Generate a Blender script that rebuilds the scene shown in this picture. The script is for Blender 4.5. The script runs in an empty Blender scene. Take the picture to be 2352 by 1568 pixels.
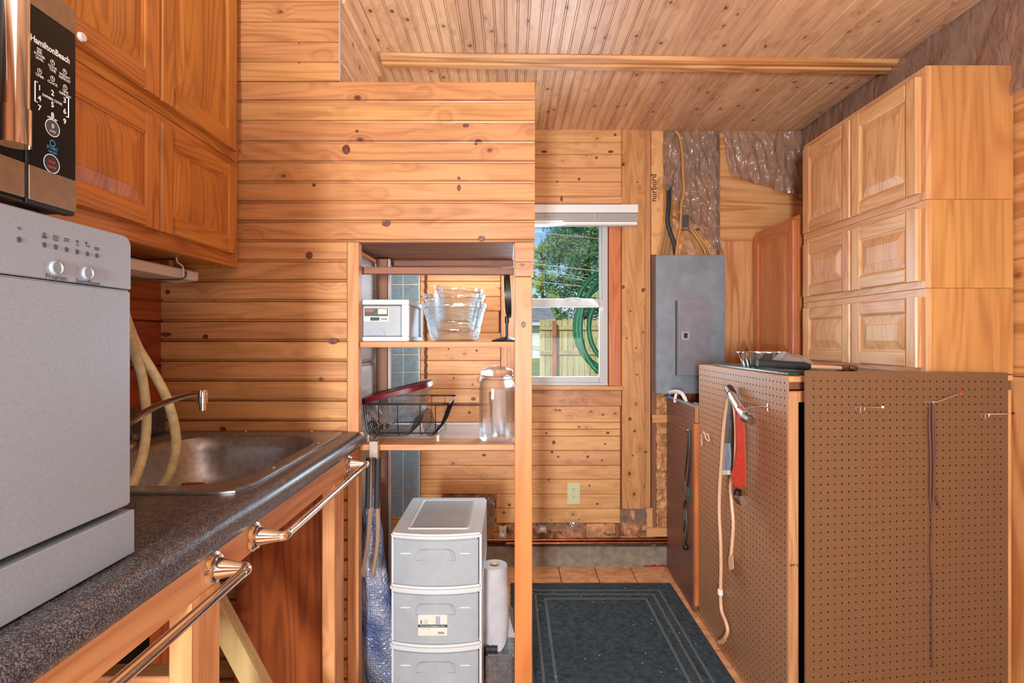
import bpy, bmesh, math, random
from mathutils import Vector, Matrix, noise
random.seed(7)
IN = 0.0254
C = bpy.context.scene.collection
# ---------------------------------------------------------------- camera, world, lights
# all lengths below are inches: x right, y away from the camera, z up from the floor
CZ = 53.0
cam_d = bpy.data.cameras.new('camera'); cam = bpy.data.objects.new('camera', cam_d); C.objects.link(cam)
cam.location = (0, 0, CZ*IN); cam.rotation_euler = (math.radians(90), 0, 0)
cam_d.sensor_width = 36.0; cam_d.lens = 36.0*1220/2352
cam_d.shift_x = 4/2352; cam_d.shift_y = -6/2352
cam_d.clip_start = 0.02; cam_d.clip_end = 400
bpy.context.scene.camera = cam
sc = bpy.context.scene
sc.view_settings.view_transform = 'Standard'; sc.view_settings.look = 'None'
sc.view_settings.gamma = 1.0; sc.view_settings.use_curve_mapping = False
sc.view_settings.exposure = 0.2
W = bpy.data.worlds.new('sky'); sc.world = W; W.use_nodes = True
nt = W.node_tree; bg = nt.nodes['Background']
sky = nt.nodes.new('ShaderNodeTexSky'); sky.sky_type = 'NISHITA'; sky.sun_disc = False
sky.sun_elevation = math.radians(42); sky.sun_rotation = math.radians(200); sky.air_density = 1.0; sky.dust_density = 0.4; sky.ozone_density = 6.0
nt.links.new(sky.outputs[0], bg.inputs[0]); bg.inputs[1].default_value = 0.13

def light(name, kind, loc, target, power, col=(1, 1, 1), size=(1, 1), rad=0.1):
    d = bpy.data.lights.new(name, kind); d.energy = power; d.color = col
    o = bpy.data.objects.new(name, d); C.objects.link(o)
    o.location = Vector(loc)*IN
    o.rotation_euler = (Vector(target)-Vector(loc)).to_track_quat('-Z', 'Y').to_euler()
    if kind == 'AREA':
        d.shape = 'RECTANGLE'; d.size = size[0]*IN; d.size_y = size[1]*IN
    elif kind == 'POINT': d.shadow_soft_size = rad
    elif kind == 'SUN': d.angle = math.radians(0.6)
    return o
light('sun', 'SUN', (-300, -500, 600), (60, 300, 0), 3.6, (1, .95, .86))
light('patio_door_daylight', 'AREA', (-14, -60, 52), (0, 80, 58), 104, (.92, .97, 1), (9, 22))
light('ceiling_lamp_light', 'AREA', (12, 0, 97), (14, 40, 40), 4, (.94, .97, 1), (50, 40))  # added overhead fill, no fixture belongs to it
light('upward_fill_light', 'AREA', (14, -20, 40), (18, 36, 101), 23, (.94, .97, 1), (50, 40))  # added upward fill that brightens the near ceiling
light('back_room_lamp', 'AREA', (-13, 94, 72), (-9, 124, 44), 6, (1, .86, .62), (10, 8))
light('back_room_bulb', 'POINT', (-15, 101, 90), (0, 0, 0), 1.2, (1, .84, .6), rad=.04)
light('back_room_window_daylight', 'AREA', (11.8, 128.3, 62), (-10, 84, 44), 30, (.72, .86, 1), (21, 38))

# ---------------------------------------------------------------- helpers
LOC = {}
def P(px, py, Y):
    """a point at depth Y inches that lies along a measured sight line"""
    return Vector(((px-1172)*Y/1220, Y, CZ-(py-778)*Y/1220))

class MB:
    def __init__(s): s.v = []; s.f = []; s.mi = []; s.cur = 0; s.T = None
    def add(s, vs, fs):
        b = len(s.v)
        s.v += [(s.T @ Vector(p)) if s.T else Vector(p) for p in vs]
        for f in fs: s.f.append([b+i for i in f]); s.mi.append(s.cur)
    def box(s, x0, x1, y0, y1, z0, z1):
        s.add([(x0, y0, z0), (x1, y0, z0), (x1, y1, z0), (x0, y1, z0), (x0, y0, z1), (x1, y0, z1), (x1, y1, z1), (x0, y1, z1)],
              [(0, 3, 2, 1), (4, 5, 6, 7), (0, 1, 5, 4), (1, 2, 6, 5), (2, 3, 7, 6), (3, 0, 4, 7)])
        return s
    def prism(s, prof, fn, t0, t1):
        n = len(prof)
        s.add([fn(p, q, t0) for p, q in prof]+[fn(p, q, t1) for p, q in prof],
              [tuple(range(n))[::-1], tuple(range(n, 2*n))]+[(i, (i+1) % n, n+(i+1) % n, n+i) for i in range(n)])
        return s
    def loft(s, rings, caps=(True, True), closed=True):
        n = len(rings[0]); vs = [p for r in rings for p in r]; fs = []
        for k in range(len(rings)-1):
            for i in range(n if closed else n-1):
                j = (i+1) % n; fs.append((k*n+i, k*n+j, (k+1)*n+j, (k+1)*n+i))
        if caps[0]: fs.append(tuple(range(n))[::-1])
        if caps[1]: fs.append(tuple(range((len(rings)-1)*n, len(rings)*n)))
        s.add(vs, fs); return s
    def tube(s, pts, r, seg=8, closed=False, caps=True, sub=0):
        pts = [Vector(p) for p in pts]
        if sub: pts = smooth_path(pts, sub, closed)
        n = len(pts); rings = []; up = None
        for i, p in enumerate(pts):
            a = pts[(i-1) % n] if (i or closed) else p; b = pts[(i+1) % n] if (i < n-1 or closed) else p
            t = (b-a).normalized() if (b-a).length > 1e-9 else Vector((0, 0, 1))
            if up is None: up = t.orthogonal().normalized()
            up = (up-t*up.dot(t)); up = up.normalized() if up.length > 1e-6 else t.orthogonal().normalized()
            w = t.cross(up); rr = r[i] if isinstance(r, (list, tuple)) and len(r) == n else (r if not isinstance(r, (list, tuple)) else r[0]+(r[-1]-r[0])*i/(n-1))
            rings.append([p+(up*math.cos(2*math.pi*k/seg)+w*math.sin(2*math.pi*k/seg))*rr for k in range(seg)])
        if closed: rings.append(rings[0])
        s.loft(rings, (caps and not closed, caps and not closed)); return s
    def lathe(s, prof, c=(0, 0, 0), ax='z', seg=24, caps=(False, False)):
        c = Vector(c); rings = []
        for r, h in prof:
            ring = []
            for k in range(seg):
                a = 2*math.pi*k/seg; u, v = r*math.cos(a), r*math.sin(a)
                ring.append(c+Vector({'z': (u, v, h), 'x': (h, u, v), 'y': (u, h, v)}[ax]))
            rings.append(ring)
        s.loft(rings, caps); return s
    def grid(s, fn, nu, nv):
        s.add([fn(i/nu, j/nv) for j in range(nv+1) for i in range(nu+1)],
              [(j*(nu+1)+i, j*(nu+1)+i+1, (j+1)*(nu+1)+i+1, (j+1)*(nu+1)+i) for j in range(nv) for i in range(nu)])
        return s
    def sph(s, c, r, seg=12, sc3=(1, 1, 1)):
        c = Vector(c); rings = []
        for i in range(1, seg//2):
            t = math.pi*i/(seg//2)
            rings.append([c+Vector((math.sin(t)*math.cos(2*math.pi*k/seg)*sc3[0], math.sin(t)*math.sin(2*math.pi*k/seg)*sc3[1], math.cos(t)*sc3[2]))*r for k in range(seg)])
        s.loft(rings); return s
    def build(s, name, mat, parent=None, bevel=0, seg=1, smooth=False, loc=None, normals=True):
        bm = bmesh.new(); bv = [bm.verts.new(v) for v in s.v]
        for f, m in zip(s.f, s.mi):
            try: bf = bm.faces.new([bv[i] for i in f]); bf.material_index = m
            except ValueError: pass
        if normals: bmesh.ops.recalc_face_normals(bm, faces=bm.faces[:])
        if bevel:
            es = [e for e in bm.edges if len(e.link_faces) == 2 and e.calc_face_angle(0) > .5]
            bmesh.ops.bevel(bm, geom=es, offset=bevel, segments=seg, affect='EDGES', clamp_overlap=True)
        if parent is not None: L = LOC[parent.name]
        elif loc is not None: L = Vector(loc)
        else:
            xs = [v.co for v in bm.verts]
            L = Vector(((min(p.x for p in xs)+max(p.x for p in xs))/2, (min(p.y for p in xs)+max(p.y for p in xs))/2, min(p.z for p in xs)))
        for v in bm.verts: v.co = (v.co-L)*IN
        me = bpy.data.meshes.new(name); bm.to_mesh(me); bm.free()
        for m in (mat if isinstance(mat, (list, tuple)) else [mat]): me.materials.append(m)
        if smooth:
            me.shade_smooth(); me.set_sharp_from_angle(angle=math.radians(smooth if smooth > 1 else 38))
        o = bpy.data.objects.new(name, me); C.objects.link(o)
        if parent is not None: o.parent = parent
        else: o.location = L*IN
        LOC[o.name] = L
        return o

def smooth_path(pts, sub, closed=False):
    out = []; n = len(pts)
    for i in range(n if closed else n-1):
        if closed: a, b, c, d = pts[(i-1) % n], pts[i], pts[(i+1) % n], pts[(i+2) % n]
        else: a, b, c, d = pts[max(i-1, 0)], pts[i], pts[i+1], pts[min(i+2, n-1)]
        for k in range(sub):
            t = k/sub
            out.append(.5*((2*b)+(c-a)*t+(2*a-5*b+4*c-d)*t*t+(3*b-a-3*c+d)*t*t*t))
    if not closed: out.append(pts[-1])
    return out
def XYZ(x0, x1, y0, y1, z0, z1): return MB().box(x0, x1, y0, y1, z0, z1)
def tag(o, label, cat, group=None):
    o['label'] = label; o['category'] = cat
    if group: o['group'] = group
    return o
def thing(name, label, cat, loc, group=None):
    o = bpy.data.objects.new(name, None); C.objects.link(o); o.empty_display_size = .05
    o.location = Vector(loc)*IN; LOC[o.name] = Vector(loc)
    return tag(o, label, cat, group)
def struct(o, label=None):
    o['kind'] = 'structure'
    if label: o['label'] = label
    return o
def sroot(name, label=None):
    o = bpy.data.objects.new(name, None); C.objects.link(o); LOC[o.name] = Vector((0, 0, 0)); return struct(o, label)
def stuff(o): o['kind'] = 'stuff'; return o
def dup(o, parent=None, loc=None):
    c = o.copy(); C.objects.link(c)
    if parent: c.parent = parent; c.matrix_parent_inverse = o.matrix_parent_inverse
    if loc is not None: c.location = Vector(loc)*IN
    LOC[c.name] = Vector(loc) if loc is not None else LOC.get(o.name, Vector())
    for ch in list(o.children): dup(ch, c)
    return c
def ring_se(c, a, b, z, p=4, n=48, fn=None):
    """rounded rectangle ring (superellipse) in the xy plane"""
    out = []
    for k in range(n):
        t = 2*math.pi*k/n; co, si = math.cos(t), math.sin(t)
        q = (abs(co)**p+abs(si)**p)**(-1/p)
        out.append(Vector((c[0]+a*co*q, c[1]+b*si*q, z)))
    return out
def text(s, size, origin, right, up, mat, parent, name='lettering', align='LEFT', bold=0.0, sx=1.0, lift=.012):
    cu = bpy.data.curves.new('t', 'FONT'); cu.body = s; cu.size = size; cu.align_x = align; cu.align_y = 'CENTER'
    cu.resolution_u = 2; cu.offset = bold*size
    ob = bpy.data.objects.new('t', cu); me = bpy.data.meshes.new_from_object(ob)
    right = Vector(right).normalized(); up = Vector(up).normalized(); nrm = right.cross(up)
    L = LOC[parent.name]
    for v in me.vertices: v.co = (Vector(origin)+right*v.co.x*sx+up*v.co.y+nrm*lift-L)*IN
    bpy.data.objects.remove(ob); bpy.data.curves.remove(cu)
    me.materials.clear(); me.materials.append(mat)
    for p in me.polygons: p.material_index = 0
    me.name = name; o = bpy.data.objects.new(name, me); C.objects.link(o); o.parent = parent; LOC[o.name] = L
    return o

# ---------------------------------------------------------------- materials
def lin(c):
    return tuple(((x/255)/12.92 if x/255 <= .04045 else ((x/255+.055)/1.055)**2.4) for x in c)+(1.0,)
class NT:
    def __init__(s, name):
        s.m = bpy.data.materials.new(name); s.m.use_nodes = True; s.t = s.m.node_tree
        s.b = s.t.nodes['Principled BSDF']; s.out = s.t.nodes['Material Output']
    def n(s, typ, ins=None, **kw):
        x = s.t.nodes.new('ShaderNode'+typ)
        for k, v in kw.items(): setattr(x, k, v)
        for k, v in (ins or {}).items():
            if hasattr(v, 'links') or isinstance(v, bpy.types.NodeSocket): s.t.links.new(v, x.inputs[k])
            else: x.inputs[k].default_value = v
        return x
    def math(s, op, a, b=0.0, c=None):
        x = s.n('Math', operation=op)
        for i, v in enumerate((a, b) if c is None else (a, b, c)):
            if isinstance(v, bpy.types.NodeSocket): s.t.links.new(v, x.inputs[i])
            else: x.inputs[i].default_value = v
        return x.outputs[0]
    def ramp(s, fac, stops):
        x = s.n('ValToRGB', {'Fac': fac}); e = x.color_ramp.elements
        while len(e) < len(stops): e.new(.5)
        for el, (p, c) in zip(e, stops): el.position = p; el.color = c
        return x.outputs[0]
    def mix(s, f, a, b, mode='MIX'):
        x = s.n('Mix', data_type='RGBA', blend_type=mode)
        for i, v in ((0, f), (6, a), (7, b)):
            if isinstance(v, bpy.types.NodeSocket): s.t.links.new(v, x.inputs[i])
            else: x.inputs[i].default_value = v
        return x.outputs[2]
    def rng(s, v, a, b, c, d):
        return s.n('MapRange', {0: v, 1: a, 2: b, 3: c, 4: d}).outputs[0]
    def set(s, **kw):
        for k, v in kw.items():
            k = k.replace('_', ' ')
            if isinstance(v, bpy.types.NodeSocket): s.t.links.new(v, s.b.inputs[k])
            else: s.b.inputs[k].default_value = v
    def bump(s, h, st=.2, dist=.01):
        s.set(Normal=s.n('Bump', {'Height': h, 'Strength': st, 'Distance': dist}).outputs[0])
    def coords(s):
        tc = s.n('TexCoord'); oi = s.n('ObjectInfo')
        off = s.n('CombineXYZ', {0: s.math('MULTIPLY', oi.outputs['Random'], 13.1), 1: s.math('MULTIPLY', oi.outputs['Random'], 27.7), 2: s.math('MULTIPLY', oi.outputs['Random'], 9.3)})
        v = s.n('VectorMath', {0: tc.outputs['Object'], 1: off.outputs[0]}, operation='ADD')
        return v.outputs[0], oi.outputs['Random']
    def noise(s, v, scale3, detail=2.0, rough=.5, dist=0.0, scale=1.0):
        mp = s.n('Mapping', {'Vector': v, 'Scale': scale3})
        return s.n('TexNoise', {'Vector': mp.outputs[0], 'Scale': scale, 'Detail': detail, 'Roughness': rough, 'Distortion': dist}).outputs[0]
def along(ax, a, b): return tuple(a if k == ax else b for k in 'xyz')
_cache = {}
def wood(kind, ax):
    if (kind, ax) in _cache: return _cache[kind, ax]
    hi, lo, kn, dens, ks, rough, var, rings = WOODS[kind]
    N = NT(kind+'_'+ax); v, rnd = N.coords()
    vor = N.n('TexVoronoi', {'Vector': N.n('Mapping', {'Vector': v, 'Scale': along(ax, .8, 1.15)}).outputs[0], 'Scale': ks, 'Randomness': 1.0})
    d = N.math('DIVIDE', vor.outputs['Distance'], {'ceilpine': 1.6, 'pine': 1.25, 'backpine': 1.25}.get(kind, 1.0))
    keep = N.math('LESS_THAN', N.n('SeparateColor', {0: vor.outputs['Color']}).outputs[0], dens)
    fall = N.math('MULTIPLY', N.math('POWER', N.rng(d, 0, .38, 1, 0), 2.0), keep)
    A = N.noise(v, along(ax, .7, 8.0), 1.2)
    B = N.math('ADD', A, N.math('MULTIPLY', fall, .22))
    ring = N.math('ADD', N.math('MULTIPLY', N.math('SINE', N.math('MULTIPLY', B, rings)), .5), .5)
    ring = N.math('POWER', ring, 2.2)
    fine = N.noise(v, along(ax, 5.0, 210.0), 2.0)
    big = N.noise(v, along(ax, 2.5, 16.0), 2.0)
    f = N.math('ADD', N.math('MULTIPLY', ring, -{'ply': .42, 'lumber': .26, 'oakl': .26, 'oakr': .22, 'veneer': .24, 'redwood': .26, 'amber': .24, 'cherry': .2}.get(kind, .17)), N.math('ADD', N.math('MULTIPLY', fine, .5), N.math('MULTIPLY', big, .75)))
    col = N.ramp(N.math('ADD', f, -.02), [(.2, lin(lo)), (.68, lin(hi))])
    halo = N.rng(d, .07, .26, .45, 0)
    col = N.mix(N.math('MULTIPLY', halo, keep), col, lin(lo))
    kd = N.math('MULTIPLY', N.rng(d, .045, .085, 1, 0), keep)
    col = N.mix(N.math('MULTIPLY', kd, .9), col, lin(kn))
    val = N.math('ADD', N.math('MULTIPLY', rnd, var), 1-var/2)
    hs = N.n('HueSaturation', {'Hue': N.rng(rnd, 0, 1, .495, .506), 'Saturation': 1.0, 'Value': val, 'Color': col})
    N.set(Base_Color=hs.outputs[0], Roughness=rough)
    N.bump(N.math('ADD', ring, fine), .12, .001)
    _cache[kind, ax] = N.m; return N.m
#            light            dark             knot          density scale rough var rings
WOODS = {
 'cherry':  ((200, 124, 78), (170, 92, 54), (120, 60, 36), .05, 4.0, .3, .04, 110),
 'pine':    ((202, 146, 92), (156, 100, 56), (84, 46, 32), .75, 8.5, .38, .16, 70),
 'ceilpine':((228, 186, 146), (190, 138, 104), (104, 62, 40), .95, 12.0, .45, .2, 50),
 'backpine':((218, 164, 110), (184, 126, 78), (120, 70, 42), .9, 9.5, .45, .12, 60),
 'oakl':    ((202, 132, 62), (158, 94, 42), (110, 55, 22), .05, 4.0, .33, .08, 110),
 'oakr':    ((216, 168, 118), (186, 130, 82), (150, 96, 54), .05, 4.0, .36, .06, 110),
 'veneer':  ((198, 144, 84), (168, 114, 62), (150, 96, 54), .0, 4.0, .4, .04, 60),
 'ply':     ((214, 158, 104), (180, 118, 68), (120, 66, 34), .25, 4.0, .5, .08, 50),
 'lumber':  ((216, 160, 106), (184, 122, 74), (128, 66, 36), .6, 6.0, .55, .1, 60),
 'amber':   ((216, 136, 72), (192, 110, 52), (150, 76, 34), .4, 6.0, .42, .06, 50),
 'redwood': ((164, 80, 36), (116, 46, 20), (80, 34, 18), .6, 6.0, .42, .2, 70),
 'brownwood':((140, 88, 62), (104, 62, 44), (70, 38, 26), .4, 6.0, .55, .1, 60),
 'treated': ((196, 172, 116), (160, 132, 84), (120, 84, 46), .4, 6.0, .6, .08, 60),
 'paleboard':((206, 200, 196), (170, 154, 144), (120, 90, 74), .4, 6.0, .35, .08, 60),  # whitened to carry window daylight on inner boards; also pale trim
 'fence':   ((196, 178, 130), (152, 132, 90), (120, 84, 52), .7, 4.0, .7, .2, 60),
}
def plain(name, rgb, rough=.5, metal=0.0, mott=0.0, ms=30, bump=0.0, bs=200, **kw):
    N = NT(name); v, rnd = N.coords(); c = lin(rgb)
    if mott:
        t = N.noise(v, (ms, ms, ms), 4.0); dk = lin(tuple(x*(1-mott) for x in rgb)); lt = lin(tuple(min(255, x*(1+mott*.6)) for x in rgb))
        N.set(Base_Color=N.ramp(t, [(.3, dk), (.7, lt)]))
    else: N.set(Base_Color=c)
    N.set(Roughness=rough, Metallic=metal)
    if bump: N.bump(N.noise(v, (bs, bs, bs), 3.0), bump, .002)
    for k, x in kw.items(): N.set(**{k: x})
    return N.m
def glassy(name, tint=(245, 250, 252), clear=.35, rough=.02, ior=1.45, bump=0, bs=60):
    N = NT(name); g = N.n('BsdfGlass', {'Color': lin(tint), 'Roughness': rough, 'IOR': ior}); t = N.n('BsdfTransparent', {'Color': lin(tint)})
    if bump:
        v, r = N.coords(); b = N.n('Bump', {'Height': N.noise(v, (bs*.5, bs*.5, bs*3), 1.0), 'Strength': bump, 'Distance': .004}); N.t.links.new(b.outputs[0], g.inputs['Normal'])
    mx = N.n('MixShader', {0: clear, 1: g.outputs[0], 2: t.outputs[0]}); N.t.links.new(mx.outputs[0], N.out.inputs[0]); return N.m
def pane(name, tint=(244, 250, 250)):
    N = NT(name); t = N.n('BsdfTransparent', {'Color': lin(tint)}); g = N.n('BsdfGlossy', {'Roughness': .02})
    fr = N.n('Fresnel', {'IOR': 1.3}); mx = N.n('MixShader', {0: fr.outputs[0], 1: t.outputs[0], 2: g.outputs[0]})
    N.t.links.new(mx.outputs[0], N.out.inputs[0]); return N.m
def film(name, rgb=(160, 146, 136), opac=.42, rough=.13):
    """clear polyethylene: partly see-through, shiny on its folds"""
    N = NT(name); v, r = N.coords()
    t = N.n('BsdfTransparent', {'Color': lin((235, 228, 222))}); N.set(Base_Color=lin(rgb), Roughness=rough)
    N.b.inputs['Specular IOR Level'].default_value = 1.0
    k = N.noise(v, (8, 8, 4.5), 1.0, .5, 1.2); k2 = N.noise(v, (22, 22, 9), 1.0, .5, 1.5)
    rd = N.math('ABSOLUTE', N.math('SUBTRACT', k, .5)); rd2 = N.math('ABSOLUTE', N.math('SUBTRACT', k2, .5))
    N.bump(N.math('ADD', rd, N.math('MULTIPLY', rd2, .3)), .6, .035)
    mx = N.n('MixShader', {0: opac, 1: t.outputs[0], 2: N.b.outputs[0]}); N.t.links.new(mx.outputs[0], N.out.inputs[0]); return N.m
def osb_mat(name, hi, lo):
    N = NT(name); v, r = N.coords()
    w = N.n('TexNoise', {'Vector': v, 'Scale': 6.0, 'Detail': 2.0}); 
    vv = N.n('VectorMath', {0: v, 1: N.n('VectorMath', {0: w.outputs['Color'], 'Scale': .12}, operation='SCALE').outputs[0]}, operation='ADD').outputs[0]
    a = N.n('TexVoronoi', {'Vector': N.n('Mapping', {'Vector': vv, 'Scale': (18, 40, 18)}).outputs[0], 'Scale': 1.0}); 
    g = N.noise(v, (30, 90, 90), 2.0)
    cc = N.n('SeparateColor', {0: a.outputs['Color']}).outputs[0]
    col = N.ramp(N.math('ADD', N.math('MULTIPLY', cc, .6), N.math('MULTIPLY', g, .5)), [(.1, lin(lo)), (.8, lin(hi))])
    N.set(Base_Color=col, Roughness=.6); N.bump(cc, .1, .001); return N.m
def speckle(name, base, dark, light_, rough=.33):
    N = NT(name); v, r = N.coords()
    a = N.n('TexNoise', {'Vector': v, 'Scale': 420.0, 'Detail': 1.0}).outputs[0]
    b = N.n('TexNoise', {'Vector': v, 'Scale': 900.0, 'Detail': 0.0}).outputs[0]
    c = N.n('TexNoise', {'Vector': v, 'Scale': 60.0, 'Detail': 3.0}).outputs[0]
    col = N.ramp(N.math('ADD', N.math('MULTIPLY', a, .8), N.math('MULTIPLY', c, .2)), [(.36, lin(dark)), (.5, lin(base)), (.66, lin(light_))])
    col = N.mix(N.rng(b, .66, .74, 0, .8), col, lin(light_))
    N.set(Base_Color=col, Roughness=rough); N.bump(a, .05, .0005); return N.m
M = {}
M['chrome'] = plain('chrome', (235, 232, 228), .06, 1.0)
M['steel'] = plain('sink_steel', (168, 172, 176), .34, .85, .1, 60)
M['brushed'] = plain('brushed_steel', (190, 178, 158), .32, 1.0, .06, 80)
M['pegshade'] = plain('pegboard_hole_shade', (58, 38, 28), .8)  # dark hole walls paint in the shade inside each hole
M['satin'] = plain('satin_grey_paint', (152, 161, 170), .42, .25, .05, 400)
M['satin2'] = plain('satin_grey_seam', (60, 62, 64), .6)
M['blackglass'] = plain('black_glass_panel', (22, 21, 20), .12)
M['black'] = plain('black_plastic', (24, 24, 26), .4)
M['shadevoid'] = plain('painted_recess_shade', (20, 18, 18), .8)  # near black painted in for the shade of recesses and interiors
M['white'] = plain('white_print', (236, 236, 232), .5)
M['bluep'] = plain('blue_print', (70, 160, 205), .5)
M['redp'] = plain('red_print', (205, 70, 64), .5)
M['greyprint'] = plain('grey_print', (70, 72, 74), .5)
M['blackprint'] = plain('black_print', (34, 30, 28), .7)
M['counter'] = speckle('speckled_laminate', (64, 64, 68), (36, 36, 39), (124, 120, 122), .3)
M['vinyl'] = plain('window_vinyl', (178, 179, 182), .4)
M['blind'] = plain('blind_vinyl', (226, 226, 226), .45)
M['knot'] = plain('knot_wood', (104, 56, 36), .4, 0, .35, 120)
M['copper'] = plain('copper_pipe', (158, 98, 70), .28, 1.0, .2, 30)
M['concrete'] = plain('concrete', (140, 130, 114), .85, 0, .14, 25, .4, 120)
M['kraft'] = plain('kraft_paper', (196, 142, 96), .45, 0, .22, 14, .5, 50)
M['kraft2'] = plain('kraft_paper_worn', (172, 120, 82), .5, 0, .35, 18, .6, 50)
M['fluff'] = plain('insulation_wool', (236, 232, 226), .9, 0, .1, 60, .8, 120)
M['film'] = film('clear_plastic_sheet')
M['film2'] = film('smoky_plastic_sheet', (178, 152, 136), .5)
M['bag'] = film('clear_bag', (230, 232, 232), .35, .1)
M['panelgrey'] = plain('panel_grey_paint', (136, 146, 158), .42, .3, .08, 12, .04, 300)
M['panelgrey2'] = plain('panel_door_paint', (146, 150, 162), .45, .3, .05, 20)
M['osb'] = osb_mat('oriented_strand_board', (226, 170, 112), (200, 138, 84))
M['floor'] = osb_mat('floor_tile_face', (226, 170, 124), (186, 128, 88))
M['grout'] = plain('floor_joint', (110, 80, 58), .9)
M['peg'] = plain('pegboard_brown', (118, 86, 58), .5, 0, .1, 260, .08, 500)
M['pegt'] = plain('pegboard_tan', (170, 126, 92), .45, 0, .1, 260, .08, 500)
M['pegd'] = plain('pegboard_dark', (116, 80, 72), .42, 0, .1, 260, .08, 500)
M['tile'] = plain('blue_grey_tile', (140, 176, 210), .22, 0, .08, 60)
M['tgrout'] = plain('white_grout', (240, 238, 226), .7)
M['mat'] = plain('dark_carpet', (50, 68, 78), .95, 0, .35, 50, .8, 500)
M['matline'] = plain('carpet_line', (92, 104, 108), .95, 0, .3, 400)
M['lint'] = plain('pale_lint', (215, 215, 205), .9)
M['hosec'] = plain('cream_hose', (232, 224, 176), .5, 0, .1, 40)
M['hoseg'] = plain('green_hose', (24, 104, 66), .35, 0, .15, 12)
M['plasticw'] = plain('white_plastic', (204, 211, 213), .38)
M['frost'] = plain('frosted_drawer', (160, 171, 178), .3, 0, .04, 20)
M['frost2'] = plain('frosted_drawer_inner', (158, 164, 180), .35)
M['navy'] = plain('navy_band', (24, 50, 66), .5)
M['labelc'] = plain('paper_label', (214, 212, 200), .6)
M['bubble'] = None
M['red'] = plain('red_enamel', (222, 52, 40), .35, 0, .12, 60)
M['redlid'] = plain('red_lid', (92, 10, 22), .3)
M['glass'] = glassy('clear_glass', (252, 253, 254), .5, .02, 1.35)
M['glassr'] = glassy('rippled_glass', (252, 254, 255), .3, .03, 1.45, .8, 38)
M['acrylic'] = glassy('clear_acrylic', (240, 240, 240), .2)
M['towel'] = plain('paper_towel', (190, 190, 194), .9, 0, .05, 20, .3, 300)
M['tread'] = plain('tread_plate', (120, 122, 124), .4, .6, .12, 50)
M['wire'] = plain('dark_wire', (46, 38, 36), .35, .6)
M['yellow'] = plain('yellow_cable', (186, 134, 68), .5)
M['yellow2'] = plain('tan_cable', (140, 98, 52), .5)
M['ivory'] = plain('ivory_plastic', (204, 206, 164), .35)
M['cord'] = plain('beige_cord', (232, 186, 150), .45)
M['browncord'] = plain('brown_cord', (98, 62, 50), .6)
M['foil'] = plain('aluminium_foil', (225, 225, 222), .22, 1.0)
M['greenmat'] = plain('dark_green_mat', (34, 70, 66), .25, 0, .3, 50)
M['rubber'] = plain('black_rubber', (38, 42, 46), .6, 0, .1, 200)
M['rust'] = plain('rusty_steel', (122, 84, 58), .5, .6, .3, 90)
M['zinc'] = plain('zinc_hook', (208, 200, 190), .25, .9)
M['bronze'] = plain('worn_bronze_steel', (96, 72, 60), .45, .9, .3, 40)
M['redstain'] = plain('red_paint_stain', (150, 44, 36), .8)
M['bluep2'] = plain('blue_plastic', (40, 96, 180), .4)
M['lamp'] = plain('white_fixture', (226, 222, 212), .3)
M['greenwire'] = plain('green_wire', (40, 70, 52), .5)
M['greenc'] = plain('green_clip', (50, 130, 110), .3, .5)
M['rosewood'] = wood('redwood', 'z')
N = NT('bubble_wrap'); v, r = N.coords()
vo = N.n('TexVoronoi', {'Vector': v, 'Scale': 105.0, 'Randomness': .6}, feature='SMOOTH_F1')
bw = N.noise(v, (9, 9, 9), 2.0)
N.set(Base_Color=N.ramp(bw, [(.35, lin((84, 104, 150))), (.65, lin((180, 188, 208)))]), Roughness=.12, Metallic=0.0)
N.b.inputs['Specular IOR Level'].default_value = 1.0
N.b.inputs['Transmission Weight'].default_value = .15
N.bump(vo.outputs['Distance'], 1.0, .01); M['bubble'] = N.m
# ---------------------------------------------------------------- room shell
YP, YW, XL, XR = 73.5, 123.9, -48.4, 68.3
def ceil_z(x): return CZ+48.9-.0125*x
def plank(parent, x0, x1, y0, y1, z0, z1, mat, bev=.13, name='plank'):
    return XYZ(x0, x1, y0, y1, z0, z1).build(name, mat, parent, bevel=bev)

fl = struct(XYZ(XL-3, XR+3, -72, 130, -4, -.35).build('floor', M['grout'], loc=(0, 0, 0)), 'floor of printed wood tiles with dark joints')
XYZ(XL, XR, -70, 76, -.36, 0).build('floor_sheet', M['floor'], fl)
XYZ(XL, -22, 76, 124, -.36, 0).build('floor_sheet', M['floor'], fl)
for i in range(11):
    for j in range(5):
        x0 = -22+i*8.3; y0 = 76+j*9.6
        plank(fl, x0+.1, min(x0+8.2, XR), y0+.1, y0+9.5, -.36, 0, M['floor'], .04, 'tile')

cl = struct(XYZ(XL-3, XR+3, -72, 130, 103.6, 107).build('ceiling', wood('ceilpine', 'y'), loc=(0, 0, 0)), 'sloping-grain knotty pine beadboard ceiling')
w = 3.56
prof = [(.0, .5), (0, .2), (.05, .2), (.13, 0), (w/2-.22, 0), (w/2-.17, .26), (w/2-.12, .05), (w/2+.08, .05), (w/2+.13, .26), (w/2+.18, 0), (w-.34, 0), (w-.29, .26), (w-.24, .05), (w-.05, .05), (w-.02, .2), (w, .2), (w, .5)]
for sec, (ya, yb) in enumerate(((20, 92.4), (92.4, 124.4))):
    for i in range(-7, 20):
        x0 = -.6+i*w
        if x0 < -25.5: continue
        if x0+w > XR+1.5: continue
        zz = ceil_z(x0+w/2)
        MB().prism(prof, lambda p, q, t: (x0+p, t, zz+q), ya, yb).build('plank', wood('ceilpine', 'y'), cl)
XYZ(XL-1, XR+1, -70, 20, 102.5, 103.5).build('ceiling_sheet', wood('ceilpine', 'y'), cl)
XYZ(XL-1, -22, 20, 124, 102.2, 103.5).build('ceiling_sheet', wood('ceilpine', 'y'), cl)
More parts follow.
